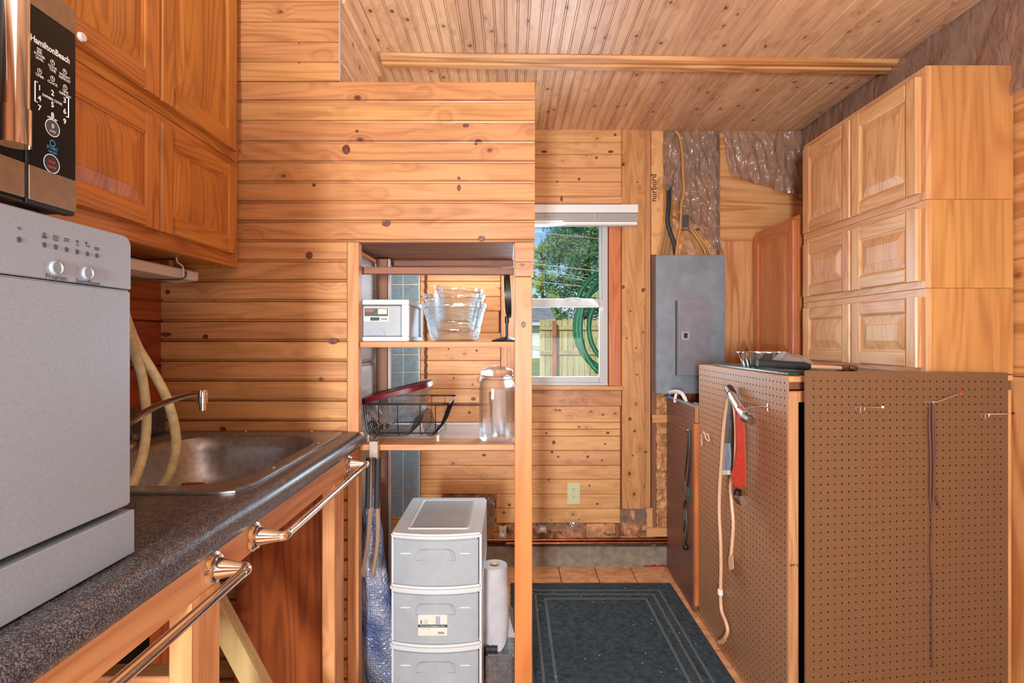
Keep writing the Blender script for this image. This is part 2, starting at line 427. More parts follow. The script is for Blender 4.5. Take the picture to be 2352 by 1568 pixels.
bp = [(91.3, 1.2), (91.3, .0), (91.5, -.55), (92.2, -.75), (92.3, -.6), (93.1, -.6), (93.2, -.95), (94.6, -.95), (94.8, -.75), (94.8, 1.2)]
bm_ = MB().prism(bp, lambda p, q, t: (t, p, ceil_z(t)+q), -22.4, XR-.1).build('trim_1', wood('ply', 'x'), loc=(0, 0, 0))
struct(bm_, 'moulded wood strip across the ceiling boards')

# left wall
wl = struct(XYZ(XL-3, XL-.8, -72, 130, -4, 106).build('wall_left', M['brownwood'] if 'brownwood' in M else wood('redwood', 'y'), loc=(0, 0, 0)), 'left wall of wide red stained boards')
zz = 0
while zz < 101:
    plank(wl, XL-.8, XL, -10, 124, zz+.06, zz+6.1, wood('redwood', 'y'), .15); zz += 6.16
# right wall
wr = struct(XYZ(XR+.4, XR+3, -72, 130, -4, 106).build('wall_right', wood('brownwood', 'y'), loc=(0, 0, 0)), 'right wall, plywood below plastic covered insulation')
plank(wr, XR-.3, XR+.4, 20, 124, 0, 47.9, wood('ply', 'z'), .03, 'plywood_sheet')
plank(wr, XR-.3, XR+.4, 20, 124, 48, 86.3, wood('ply', 'y'), .03, 'plywood_sheet')
def wr_film(u, v):
    y = 20+u*103.5; z = 85.6+v*16.2; k = noise.noise(Vector((y*.14, z*.2+y*.05, 2)))+.5*abs(noise.noise(Vector((y*.5, z*.35, 7))))
    return (XR-1.0-.9*k*(1 if 0.02 < v < .98 else .3), y, z)
XYZ(XR-.25, XR+.4, -60, 124, 86.6, 103).build('insulation_batt', M['kraft2'], wr)
MB().grid(wr_film, 110, 18).build('plastic_sheet', M['film2'], wr, smooth=180, normals=False)
wb = struct(XYZ(XL-3, XR+3, -74, -71, -4, 106).build('wall_front', wood('ceilpine', 'z'), loc=(0, 0, 0)), 'boarded wall behind the viewer')

# window wall
X0w, X1w, Z0w, Z1w = .8, 22.8, 42.3, 82.6
ww = MB().box(XL-3, X0w, 125.6, 130, -4, 106).box(X1w, XR+3, 125.6, 130, -4, 106).box(X0w, X1w, 125.6, 130, -4, Z0w).box(X0w, X1w, 125.6, 130, Z1w, 106)
ww = struct(ww.build('wall_back', wood('redwood', 'z'), loc=(0, 0, 0)), 'window wall of horizontal knotty pine boards')
def zy(py, s=9.85): return CZ-(py-778)/s
def xw(px, s=9.85): return (px-1172)/s
FW = wood('backpine', 'x')
def row(xa, xb, ya, yb, mat=FW, front=YW, bev=.16):
    plank(ww, xa, xb, front, front+1.5, zy(yb)+.03, zy(ya)-.03, mat, bev)
up_rows = [296, 326, 354, 385, 417, 450]
for a, b in zip(up_rows, up_rows[1:]): row(-21, xw(1428), a, b)
row(-21, xw(1442), 450, 468)
side = [450, 483, 516, 548, 581, 614, 646, 681, 714, 764, 796, 828, 860, 893, 926]
for a, b in zip(side, side[1:]):
    if a >= 450: row(-21, xw(1150) if (a, b) != (714, 764) else xw(1146), max(a, 468), b)
low = [932, 970, 986, 1002, 1035, 1069, 1101, 1135]
for a, b in zip(low, low[1:]): row(-21, xw(1425), a, b)
row(-21, xw(1016), 1135, 1168); row(-21, xw(1016), 1168, 1202)
row(xw(1140), xw(1425), 1135, 1168); row(xw(1140), xw(1425), 1168, 1202)
# casing and boards round the window
plank(ww, xw(1151), xw(1165), YW-.2, YW+1.2, zy(926), zy(468), wood('pine', 'z'), .06, 'casing_board')
plank(ww, xw(1165), xw(1180), YW-.1, YW+1.2, zy(880), zy(468), wood('pine', 'z'), .06, 'casing_board')
plank(ww, xw(1399), xw(1427), YW+.3, YW+1.6, zy(886), zy(468), wood('cherry', 'z'), .05, 'casing_board')
plank(ww, xw(1428), xw(1480), YW-.5, YW+.6, zy(1167), zy(299), wood('pine', 'z'), .06, 'casing_board')
plank(ww, xw(1480.5), xw(1494), YW-.2, YW+.6, zy(1165), zy(299), wood('pine', 'z'), .06, 'casing_board')
plank(ww, -3, xw(1428)+.1, YW-1.3, YW+1.5, zy(895), zy(886), wood('pine', 'x'), .12, 'sill_board')
plank(ww, -3, xw(1427), YW-.3, YW+1.2, zy(932), zy(896), wood('pine', 'x'), .1, 'apron_board')
# right of the boards: strand board strip, studs, insulation, plywood
o = plank(ww, xw(1496), xw(1524), YW+.1, YW+.8, zy(585), zy(300), M['osb'], .02, 'strand_board')
text('norbord', 1.9, (xw(1502), YW+.08, zy(431)), (0, 0, 1), (-1, 0, 0), M['blackprint'], o, bold=.012, align='CENTER')
for k, s_ in enumerate(('STRUCTURAL PANEL', 'ORIENTED STRAND BOARD', 'EXPOSURE 1')):
    text(s_, .45, (xw(1510+k*4.5), YW+.08, zy(433)), (0, 0, 1), (-1, 0, 0), M['blackprint'], o, align='CENTER')
plank(ww, xw(1497), xw(1508), YW+.3, YW+1.4, zy(1300), zy(586), wood('brownwood', 'z'), .05, 'stud')
plank(ww, xw(1485), xw(1500), YW+.2, YW+1.4, zy(1243), zy(1167), wood('lumber', 'z'), .05, 'stud')
plank(ww, xw(1652), XR-.3, YW-.1, YW+.6, zy(553), zy(303), wood('ply', 'x'), .03, 'plywood_sheet')
plank(ww, xw(1652), XR-.3, YW-.2, YW+.6, zy(900), zy(553.6), wood('ply', 'z'), .03, 'plywood_sheet')
for ya, yb, xa, xb in ((952, 970, 1497, 1534), (1211, 1231, 1484, 1534)):
    plank(ww, xw(xa), xw(xb), YW-.5, YW+1.1, zy(yb), zy(ya), wood('lumber', 'x'), .1, 'blocking')
def crumple(x0, x1, z0, z1, y, amp, mat, name, sd, fx=.35, par=None, nu=28, nv=28, shape=None):
    def fn(u, v):
        if shape: xa, xb, za, zb = shape(u, v); x = xa; z = za
        else: x = x0+(x1-x0)*u; z = z0+(z1-z0)*v
        p = Vector((x*fx, z*fx, sd)) if 'paper' in name else Vector((x*fx*1.7+z*.12, z*fx*.5-x*.1, sd)); k = (.9-1.5*abs(noise.noise(p)))+.5*(.5-abs(noise.noise(p*2.3)))+(.25*noise.noise(p*5) if 'paper' in name else .06*noise.noise(p*4))
        return (x, y-amp*k, z)
    return MB().grid(fn, nu, nv).build(name, mat, par or ww, smooth=25 if 'paper' in name else 180, normals=False)
crumple(xw(1508), xw(1536), zy(1212), zy(902), YW+1.2, 1.3, M['kraft'], 'insulation_paper', 3, nu=10, nv=80)
crumple(xw(1425), xw(1486), zy(1243), zy(1166), YW+1.1, 1.3, M['kraft2'], 'insulation_paper', 9, nu=24, nv=24)
crumple(xw(1425), xw(1482), zy(1200), zy(1166), YW+.2, .8, M['film'], 'plastic_sheet', 19, nu=24, nv=12)
crumple(xw(1180), xw(1345), zy(1243), zy(1200), YW+1.1, 1.5, M['kraft2'], 'insulation_paper', 12, nu=50, nv=14)
crumple(xw(1225), xw(1345), zy(1214), zy(1199), YW+.2, .7, M['film'], 'plastic_sheet', 15, nu=40, nv=8)
k_ = crumple(xw(1347), xw(1422), zy(1241), zy(1204), YW+.9, .5, M['kraft'], 'insulation_paper', 22, nu=24, nv=10)
text('Thermafiber', 1.05, (xw(1386), YW+.25, zy(1228)), (1, 0, 0), (0, 0, 1), M['blackprint'], k_, bold=.02)
for a, b in ((1340, 1346), (1414, 1424)): plank(ww, xw(a), xw(b), YW+.1, YW+1.4, zy(1243), zy(1203), wood('brownwood', 'z'), .05, 'stud')
crumple(xw(1141), xw(1182), zy(1243), zy(1203), YW+1.1, 1.2, M['kraft2'], 'insulation_paper', 31, nu=16, nv=14)
MB().grid(lambda u, v: (xw(1145+18*u), YW+.3-1.2*math.sin(math.pi*u)*(.6+.4*noise.noise(Vector((u*3, v*5, 1)))), zy(1240-34*v)), 8, 14).build('insulation_wool', M['fluff'], ww, smooth=180)
MB().grid(lambda u, v: (xw(1236+20*u), YW+.1-1.0*math.sin(math.pi*u)*math.sin(math.pi*v), zy(1224-18*v)), 8, 8).build('insulation_wool', M['fluff'], ww, smooth=180)
crumple(xw(1016), xw(1140), zy(1243), zy(1134), YW+1.2, 1.2, M['kraft2'], 'insulation_paper', 41, nu=30, nv=24)
crumple(xw(1016), xw(1137), zy(1210), zy(1136), YW+.5, .9, M['film'], 'plastic_sheet', 44, nu=30, nv=20)
plank(ww, xw(1131), xw(1141), YW+.2, YW+1.4, zy(1243), zy(1134), wood('lumber', 'z'), .05, 'stud')
plank(ww, XL, xw(1016), YW+.3, YW+1.4, zy(1243), zy(1204), wood('lumber', 'x'), .05, 'board')
# concrete kerb and pipes
kb = struct(MB().prism([(YW-.3, 0), (YW-.3, 4.3), (YW-.1, 4.6), (YW+1.7, 4.6), (YW+1.7, 0)], lambda p, q, t: (t, p, q), XL, XR-.2).build('baseboard_back', M['concrete'], loc=(0, 0, 0)), 'grey concrete footing along the window wall')
bm2 = MB(); 
for k in range(7):
    xx = 31+k*.95; bm2.box(xx, xx+1.0, YW-.34, YW-.29, 0, .25+.5*random.random())
bm2.build('red_stain', M['redstain'], kb)
for k, (z, y) in enumerate(((5.75, YW-.6), (5.15, YW-1.0))):
    tag(MB().tube([(-6.5 if k == 0 else -1, y, z+.55), (15, y, z+.62), (37.5, y, z+.75)], .36, 10).build('copper_pipe', M['copper'], smooth=True),
        ('upper long copper pipe along the window wall above the concrete footing', 'lower copper pipe lying on the concrete footing of the window wall')[k], 'pipe')
# clear plastic over the far wall
def filmshape(u, v):
    # polygon: top y303, bottom y583, left edge straight to y430 then diagonal to the lower right corner
    py = 303+280*(1-v); xr = 1652 if py < 540 else 1652+(py-540)*.28
    xl = 1523 if py < 430 else 1523+(py-430)*(1655-1523)/153
    px = xl+(max(xr-xl, 1))*u
    return xw(px, 9.95), 0, CZ-(py-778)/9.95, 0
crumple(0, 0, 0, 0, YW-.5, 1.5, M['film'], 'plastic_sheet', 51, .3, None, 60, 110, filmshape)
def filmshape2(u, v):
    px = 1656+186*u; lo = (305+(px-1656)*4.2) if px < 1680 else (405+(px-1680)*.32 if px < 1700 else 412+(px-1700)*.31)
    py = 304+(lo-304)*(1-v); return xw(px, 9.95), 0, CZ-(py-778)/9.95, 0
crumple(0, 0, 0, 0, YW-.9, 1.5, M['film2'], 'plastic_sheet', 63, .26, None, 60, 40, filmshape2)
k2 = crumple(xw(1524), xw(1652), zy(590), zy(300), YW+1.3, .9, M['kraft'], 'insulation_paper', 71, nu=36, nv=60)
plank(ww, xw(1648), xw(1653), YW-.3, YW+1.4, zy(590), zy(303), wood('brownwood', 'z'), .04, 'stud')
XYZ(xw(1565), xw(1582), YW-.15, YW-.05, zy(522), zy(494)).build('printed_patch', M['greyprint'], k2)
text('Johns Manville', 1.0, (xw(1562), YW-.2, zy(527)), (1, 0, 0), (0, 0, 1), M['blackprint'], k2, bold=.02, align='LEFT', sx=.8)

# tiles behind the shelf opening, on the window wall
plank(ww, -38, -21.1, YW-.3, YW+1.5, zy(1190), zy(606), M['tgrout'], .03, 'grout_bed')
tm = M['tile']
for c in range(5):
    for r in range(15):
        zt = zy(614)-r*4.07; x1 = -21.25-c*3.7
        XYZ(x1-3.5, x1, YW-.5, YW-.2, max(zt-3.85, zy(1186)), zt).build('tile', tm, ww, bevel=.06)
plank(ww, XL, -21, YW-.2, YW+1.4, zy(1243), zy(1191), wood('backpine', 'x'), .1)
for k in range(4): plank(ww, XL, -21.05, YW, YW+1.5, zy(605)+k*8, zy(605)+k*8+7.9, FW, .15)

# ---------------------------------------------------------------- window
wn = sroot('window_1', 'white vinyl single-hung window')
V = M['vinyl']
f = MB(); y0, y1 = YW+.1, 127.4
f.box(X1w-1.25, X1w, y0, y1, Z0w, Z1w).box(X0w, X0w+1.25, y0, y1, Z0w, Z1w).box(X0w, X1w, y0, y1, Z1w-1.2, Z1w).box(X0w, X1w, y0-.3, y1, Z0w-.2, Z0w+.45)
f.build('window_frame', V, wn, bevel=.08)
def sash(name, z0, z1, yf, st, rb, rt, xin):
    s = MB(); xa, xb = X0w+xin, X1w-xin
    s.box(xa, xa+st, yf, yf+1.1, z0, z1).box(xb-st, xb, yf, yf+1.1, z0, z1).box(xa+st, xb-st, yf, yf+1.1, z0, z0+rb).box(xa+st, xb-st, yf, yf+1.1, z1-rt, z1)
    o = s.build(name, V, wn, bevel=.14)
    XYZ(xa+st-.1, xb-st+.1, yf+.5, yf+.6, z0+rb-.1, z1-rt+.1).build('pane', pane('window_glass') if 'pn' not in M else M['pn'], o)
sash('lower_sash', Z0w+.4, zy(685), YW+.5, 1.45, 1.45, 2.0, .45)
sash('upper_sash', zy(700), Z1w-.3, YW+2.0, 1.1, 1.2, 1.2, .6)
MB().tube([(13, YW+.4, zy(686)), (15, YW+.1, zy(685)), (16.5, YW+.4, zy(686))], .18, 8, sub=4).build('sash_lock', V, wn, smooth=True)
bl = thing('window_blind', 'white mini blind drawn up in a stack at the window head', 'blind', (14, YW-2, zy(517, 10.05)))
XYZ(-1, 29.2, YW-3.0, YW-.6, zy(489, 10.05), zy(470, 10.05)).build('head_rail', M['blind'], bl, bevel=.12)
mb = MB()
for k in range(13):
    z = zy(508, 10.05)+k*.13; mb.prism([(YW-3.0+.06*(k % 3), z), (YW-1.8, z+.12), (YW-.7, z), (YW-.7, z+.05), (YW-1.8, z+.17), (YW-3.0+.06*(k % 3), z+.05)], lambda p, q, t: (t, p, q), -1, 29.1-.1*(k % 2))
stuff(mb.build('slats', M['blind'], bl))
XYZ(-1, 29.0, YW-2.95, YW-.7, zy(517, 10.05), zy(509, 10.05)).build('bottom_rail', M['blind'], bl, bevel=.15)
for x in (9, 19): MB().tube([(x, YW-3.08, zy(489, 10.05)), (x+.3, YW-3.1, zy(500, 10.05)), (x, YW-3.05, zy(516, 10.05))], .05, 5).build('lift_cord', M['plasticw'], bl)

# ---------------------------------------------------------------- partition with the shelf opening
pt = sroot('wall_partition', 'pine board partition with a shelf opening')
PW = wood('pine', 'x')
def yz(py): return CZ-(py-778)/16.6
def xp(px): return (px-1172)/16.6
def siding(parent, x0, x1, y0, y1, z0, z1, mat):
    pr_ = [(y1, z0+.03), (y0+.55, z0+.03), (y0+.42, z0+.1), (y0+.36, z0+.27), (y0+.07, z0+.36), (y0, z0+.46), (y0, z1-.14), (y0+.04, z1-.05), (y0+.14, z1), (y1, z1)]
    return MB().prism(pr_, lambda p, q, t: (t, p, q), x0, x1).build('plank', mat, parent)
rows = [187, 234, 281, 328, 374, 420, 466, 510.5, 555.5]
XYZ(XL, 3.3, YP+.8, YP+1.6, yz(555), yz(189)).build('backing', wood('brownwood', 'x'), pt)
XYZ(XL, xp(798), YP+.8, YP+1.6, 0, yz(555)).build('backing', wood('brownwood', 'x'), pt)
for a, b in zip(rows, rows[1:]): siding(pt, XL+.05, 3.4, YP, YP+.8, yz(b)+.02, yz(a)-.01, PW)
r2 = 555.5; 
while r2 < 1575:
    r3 = min(r2+45.8, 1640); siding(pt, XL+.05, xp(797), YP, YP+.8, yz(r3)+.02, yz(r2)-.01, PW); r2 = r3
plank(pt, xp(1182), 3.3, YP, YP+.8, yz(601)+.03, yz(556), PW, .06)
plank(pt, xp(1182), 3.25, YP, YP+.8, yz(635)+.03, yz(601), PW, .06)
plank(pt, xp(798), xp(824), YP-.1, YP+1.6, 0, yz(556), wood('lumber', 'z'), .08, 'jamb')
plank(pt, xp(1182), xp(1224)-.1, YP, YP+1.5, 0, yz(635.5), wood('amber', 'z'), .08, 'post')
plank(pt, xp(1182)+.05, xp(1224)-.2, YP+1.5, YP+3.5, 0, yz(556), wood('lumber', 'z'), .08, 'post')
# left boards inside the opening
gb = wood('paleboard', 'y')  # window daylight on these boards is put into their pale colour
for k in range(8):
    z0 = .2+k*8.2
    MB().prism([(-23.6, z0), (-22.6, z0+.02), (-22.25, z0+.5), (-22.15, z0+1.2), (-22.15, z0+7), (-22.25, z0+7.6), (-22.6, z0+8.1), (-23.6, z0+8.12)], lambda p, q, t: (p, t, q), YP+1.7, 87.5).build('board', gb, pt)
plank(pt, -22.1, -20.25, 87.55, 90.9, 0, 66.2, wood('brownwood', 'z'), .08, 'post')
plank(pt, -20.2, -19.85, 87.7, 88.4, 0, 66.2, wood('paleboard', 'z'), .05, 'batten')
XYZ(XL+.1, -23.7, 87.6, 88.4, 0, 66).build('lining', wood('redwood', 'z'), pt)
for k in range(4): plank(pt, -23, .5, YP+1.7+k*4.1, YP+5.7+k*4.1, 66.5, 67.2, wood('brownwood', 'x'), .06, 'board')
plank(pt, -22.8, .55, 91.2, 92.6, 65.5, 66.5, wood('brownwood', 'x'), .06, 'rail')
o = MB(); o.T = Matrix.Translation((-10, 77, 62.8)) @ Matrix.Rotation(math.radians(.35), 4, 'Y')
o.box(-11.8, 10.5, -.6, .6, -.5, .5); o.build('rail', wood('brownwood', 'x'), pt, bevel=.06)
# box-out above, boarded
so = sroot('wall_bulkhead', 'boarded bulkhead above the partition')
for a, b in ((-40, 5), (5, 52), (52, 98), (98, 144), (144, 187)):
    plank(so, XL+.05, xp(780), YP-.25, YP+.6, yz(b)+.04, yz(a)-.02, PW, .12)
plank(so, xp(780)-.02, xp(780)+.08, YP-.3, 73.9, yz(187), 103, wood('paleboard', 'z'), .03, 'corner_bead')
for k in range(3):
    plank(so, xp(780)-.9, xp(780)-.05, YP+.7, 95.2, 86+k*5.9, 91.85+k*5.9, wood('ceilpine', 'y'), .08)
plank(so, xp(780)-.05, xp(780)+.6, YP+.7, 95, 99.9, 102.2, wood('ceilpine', 'y'), .1, 'top_strip')
plank(so, XL, xp(780)-.06, 94.4, 95.2, 86, 102.6, wood('ceilpine', 'x'), .05)
# shelves
for nm, z, lab in (('upper', 52.6, 'upper pine shelf in the partition opening, level with the eye'), ('lower', 38.3, 'lower pine shelf in the partition opening under the dish rack')):
    sh = thing('shelf', lab, 'shelf', (-10, 84, z-.8))
    ys = [YP+.3, 78.7, 83, 87.4, 93.4] if nm == 'lower' else [YP+.3, 80, 87.4, 93]
    for a, b in zip(ys, ys[1:]):
        XYZ(xp(825)+.02 if a < YP+.5 else (-22.1 if a < 87 else -20.2), xp(1182)-.03 if a < YP+3 else .5, a+.02, b-.02, z-.78, z).build('board', wood('lumber', 'x') if a < 75 else wood('paleboard', 'x'), sh, bevel=.05)  # rear boards paler, painting in daylight from the window
# outlet, door bumper
ol = thing('wall_outlet', 'ivory double power outlet low on the pine wall below the window', 'outlet', (14.7, YW, zy(1156)))
XYZ(xw(1303), xw(1332), YW-.25, YW, zy(1157), zy(1108)).build('cover_plate', M['ivory'], ol, bevel=.12, seg=2)
for zc in (zy(1123), zy(1140)):
    b = MB(); b.loft([[Vector((14.72+.62*math.cos(t)*(1 if abs(math.cos(t)) < .9 else .92), YW-.25-h, zc+.55*math.sin(t))) for t in [2*math.pi*i/20 for i in range(20)]] for h in (0, .07)])
    r_ = b.build('receptacle', M['ivory'], ol)
    s2 = MB().box(14.44, 14.52, YW-.34, YW-.3, zc-.05, zc+.28).box(14.92, 15.0, YW-.34, YW-.3, zc-.05, zc+.28).box(14.65, 14.79, YW-.34, YW-.3, zc-.36, zc-.2)
    s2.build('slot', M['black'], r_)
tag(MB().lathe([(.01, -.5), (.25, -.5), (.35, -.35), (.2, -.15), (.42, 0)], (xw(1170), YW, zy(1158)), 'y', 14).build('door_stop', M['chrome'], smooth=True), 'small round metal knob on the pine wall left of the post', 'knob')
# a brown twisted cord hanging on the back wall
cp = [(xw(979)+.12*math.sin(k*1.9), YW-.75, zy(612)-k*.62) for k in range(43)]
cm = MB()
for ph in (0, 2.1, 4.2): cm.tube([(p[0]+.22*math.cos(i*1.3+ph), p[1]+.22*math.sin(i*1.3+ph), p[2]) for i, p in enumerate(cp)], .17, 5)
tag(cm.build('twisted_cord', M['browncord']), 'dark brown twisted cord hanging on the wall beside the blue tiles', 'cord')

# knots that stand out in the boards
def knots(par, lst, s_, y, dy=.015):
    for px, py, rx, ry in lst:
        cx, cz = (px-1172)/s_, CZ-(py-778)/s_; rx /= s_*(1.25 if s_ < 12 else 1.05); ry /= s_*(1.25 if s_ < 12 else 1.05); n = 14
        def ring_(k, yy): return [Vector((cx+rx*k*math.cos(t)*(1+.12*noise.noise(Vector((px, t, 0)))), yy, cz+ry*k*math.sin(t)*(1+.15*noise.noise(Vector((py, t*1.3, 3)))))) for t in [2*math.pi*i/n for i in range(n)]]
        MB().loft([ring_(1, y), ring_(.96, y-dy*1.6), ring_(.6, y-dy), ring_(.3, y-dy*1.4)], (False, True)).build('knot', M['knot'], par)
knots(pt, [(795, 343, 10, 12), (710, 586, 9, 9), (887, 513, 11, 8), (820, 301, 4, 4), (1070, 288, 8, 5), (1093, 330, 4, 4), (1054, 431, 5, 8), (1054, 409, 4, 4), (721, 425, 5, 4),
           (385, 670, 6, 6), (381, 768, 13, 6), (472, 773, 7, 6), (765, 783, 13, 8), (737, 870, 6, 4), (512, 985, 8, 6), (1106, 547, 9, 7)], 16.6, YP)
knots(so, [(646, 27, 4, 3), (687, 99, 2, 2), (687, 144, 2, 2)], 16.66, YP-.25)
knots(pt, [(1203, 745, 6, 8)], 16.6, YP)
knots(ww, [(1250, 348, 8, 4), (1403, 348, 8, 4), (1413, 309, 4, 4), (1370, 362, 4, 4), (1330, 411, 4, 4), (1290, 456, 4, 8), (1280, 417, 3, 3), (1260, 1102, 3, 3), (1286, 942, 5, 3), (1385, 952, 4, 3), (1255, 994, 3, 3), (1396, 994, 5, 4), (1330, 980, 4, 3),
           (1268, 1038, 4, 4), (1282, 1049, 4, 3), (1350, 1049, 4, 4), (1383, 1057, 3, 3), (1272, 1016, 5, 6), (1390, 1019, 3, 3), (1354, 1115, 3, 3), (1372, 1157, 4, 3), (1330, 1193, 2, 2), (1267, 1194, 2, 2), (1042, 868, 3, 3), (1030, 801, 3, 3), (1095, 805, 4, 4), (1087, 916, 7, 5), (1078, 947, 5, 4), (1112, 1045, 6, 4), (1085, 883, 3, 4)], 9.85, YW)
knots(ww, [(1431, 377, 5, 6), (1464, 418, 3, 2), (1431, 659, 6, 5), (1478, 665, 6, 5), (1448, 714, 3, 3), (1440, 776, 3, 3), (1461, 799, 3, 3), (1477, 763, 3, 3), (1463, 860, 3, 3), (1447, 962, 5, 5), (1458, 990, 4, 4), (1483, 1038, 5, 3), (1453, 1046, 3, 3), (1476, 669, 3, 3)], 9.89, YW-.5)
# ---------------------------------------------------------------- cabinets
def cab_door(parent, X, dr, a0, a1, z0, z1, mats, st=2.2, name='door'):
    """raised panel door, dr=+1 faces +x; X is the plane its back lies on"""
    mv, mh = mats
    wx = lambda n: X+dr*n
    pr = [(0, 0), (0, .5), (.14, .72), (1.75*st/2.2, .72), (1.95*st/2.2, .66), (2.05*st/2.2, .52), (st, .46), (st, 0)]
    d = MB()
    d.prism(pr, lambda p, q, t: (wx(q), a0+p, t), z0, z1)
    d.prism(pr, lambda p, q, t: (wx(q), a1-p, t), z0, z1)
    d.cur = 1
    d.prism(pr, lambda p, q, t: (wx(q), t, z0+p), a0+st, a1-st)
    d.prism(pr, lambda p, q, t: (wx(q), t, z1-p), a0+st, a1-st)
    do = d.build(name, [mv, mh], parent)
    pm = MB(); rings = []
    for off, n in ((-.1, .2), (-.1, .38), (.12, .36), (1.35, .62), (1.42, .66)):
        b0, b1, c0, c1 = a0+st+off, a1-st-off, z0+st+off, z1-st-off
        rings.append([Vector((wx(n), b0, c0)), Vector((wx(n), b1, c0)), Vector((wx(n), b1, c1)), Vector((wx(n), b0, c1))])
    pm.loft(rings); pm.build('panel', mv, do)
    return do
def cabinet(label, dr, X, depth, y0, y1, z0, z1, doors, kind, side_mat, group=None, framez=1.4, st=2.2):
    xb = X-dr*depth
    t = thing('wall_cabinet', label, 'cabinet', ((X+xb)/2, (y0+y1)/2, z0), group)
    mv, mh = wood(kind, 'z'), wood(kind, 'y')
    lo, hi = sorted((X-dr*.75, xb))
    b = MB().box(lo, hi, y0, y0+.6, z0, z1).box(lo, hi, y1-.6, y1, z0, z1).box(lo, hi, y0+.6, y1-.6, z0+.3, z0+.9).box(lo, hi, y0+.6, y1-.6, z1-.6, z1)
    b.box(min(xb, xb+dr*.4), max(xb, xb+dr*.4), y0+.6, y1-.6, z0+.9, z1-.6)
    b.build('body', side_mat, t)
    f = MB(); fl_, fh = sorted((X-dr*.75, X))
    f.box(fl_, fh, y0, y0+1.5, z0, z1).box(fl_, fh, y1-1.5, y1, z0, z1); f.cur = 1
    f.box(fl_, fh, y0+1.5, y1-1.5, z0, z0+framez+.4).box(fl_, fh, y0+1.5, y1-1.5, z1-framez-.4, z1)
    if len(doors) > 1: f.cur = 0; f.box(fl_, fh, (y0+y1)/2-.8, (y0+y1)/2+.8, z0+framez+.4, z1-framez-.4)
    f.build('face_frame', [mv, mh], t, bevel=.03)
    for a0, a1, c0, c1 in doors: cab_door(t, X, dr, a0, a1, c0, c1, (mv, mh), st)
    return t
OL = wood('oakl', 'z')
c1_ = cabinet('low wide orange oak cabinet hung under the tall one above the sink', 1, -37.6, XL*-1-37.6, 39.8, 73.2, 62.75, 77.1, [(40.5, 56.0, 64.4, 76.0), (56.3, 71.8, 64.4, 76.0)], 'oakl', OL)
c2_ = cabinet('tall orange oak double-door cabinet at the ceiling, upper left', 1, -37.6, XL*-1-37.6, 39.8, 73.2, 77.2, 100.8, [(40.5, 56.0, 78.3, 99.9), (56.3, 71.8, 78.3, 99.9)], 'oakl', OL, st=2.4)
MB().lathe([(.01, .3), (.32, .28), (.4, .1), (.4, 0)], (-36.87, 45.6, 78.9), 'x', 18).build('door_bumper', M['white'], c2_, smooth=True)
VN = wood('veneer', 'z')
R = dict(dr=-1, X=56.0, depth=11.7, kind='oakr', side_mat=VN)
yn, yf = 71.5, 101.4
def pair(z0, z1): return [(72.4, 86.2, z0, z1), (86.7, 100.5, z0, z1)]
cabinet('tall light oak cabinet at the top of the right-hand stack', y0=yn, y1=yf, z0=71.8, z1=89.8, doors=pair(72.8, 88.7), group=None, **R)
cabinet('middle light oak cabinet of the stack with swirling grain door', y0=yn, y1=yf, z0=59.85, z1=71.75, doors=pair(60.9, 70.7), group=None, **R)
cabinet('lowest light oak cabinet of the stack, standing on the pegboard box', y0=yn, y1=yf, z0=48.3, z1=59.8, doors=pair(49.1, 58.7), group=None, **R)
cabinet('reddish oak single-door cabinet on the far wall beside the stack', -1, 56.9, 10.9, 104.9, 123.4, 47.2, 77.5, [(105.6, 122.8, 48.2, 76.6)], 'cherry', wood('cherry', 'z'))
# brace of ledge under the reddish cabinet is the pegboard box top

# ---------------------------------------------------------------- worktop, sink, faucet
XC, ZC = -20.3, 40.2
wt = thing('worktop', 'speckled dark laminate worktop with rounded front edge along the left wall', 'worktop', (-34, 40, 38.2))
ct = MB()
pf = [(-24.0, 38.9), (-22.0, 38.9), (-22.0, 38.2), (-20.6, 38.2), (-20.34, 38.35), (-20.25, 38.8), (-20.25, 39.2), (-20.33, 39.6), (-20.55, 39.92), (-20.9, 40.12), (-21.4, 40.2), (-24.0, 40.2)]
ct.prism(pf, lambda p, q, t: (p, t, q), -20, 73.35)
ct.box(XL+.02, -24.0, -20, 45.0, 38.9, 40.2).box(XL+.02, -24, 70.2, 73.35, 38.9, 40.2).box(XL+.02, -44.2, 45, 70.2, 38.9, 40.2)
ct.build('top', M['counter'], wt, smooth=50)
XYZ(XL+.02, XL+.85, -20, 73.3, 40.2, 44.1).build('backsplash', M['counter'], wt, bevel=.1)
plank(wt, -21.2, -20.3, 73.36, 73.6, 38.2, 40.1, wood('lumber', 'y'), .05, 'end_cap')
sk = thing('kitchen_sink', 'stainless steel drop-in sink in the dark worktop', 'sink', (-34, 58, 40.2))
s = MB(); cx, cy = -34.0, 58.2
rg = [(11.6, 14.6, 40.22, 16, 0), (11.6, 14.6, 40.36, 16, 0), (11.3, 14.3, 40.45, 15, 0), (11.1, 14.1, 40.32, 15, 0), (9.6, 12.2, 40.3, 5, 0), (9.3, 11.9, 40.1, 4.5, 0), (9.0, 11.5, 38.5, 4.2, 0), (8.6, 11.0, 35.5, 3.8, 0), (7.8, 10.2, 34.0, 3.3, 0), (6.2, 8.5, 33.4, 3, 0), (2, 2, 33.2, 2, 0)]
rings = []
for i, (a, b, z, p, _) in enumerate(rg):
    xo = 0 if i < 4 else .5
    rings.append(ring_se((cx+xo, cy), a, b, z, p, 72))
s.loft(rings, (False, False)); s.build('basin', M['steel'], sk, smooth=50)
MB().lathe([(2.05, 33.28), (1.9, 33.4), (1.5, 33.1), (.01, 33.0)], (cx+.5, cy, 0), 'z', 24).build('drain', M['chrome'], sk, smooth=True)
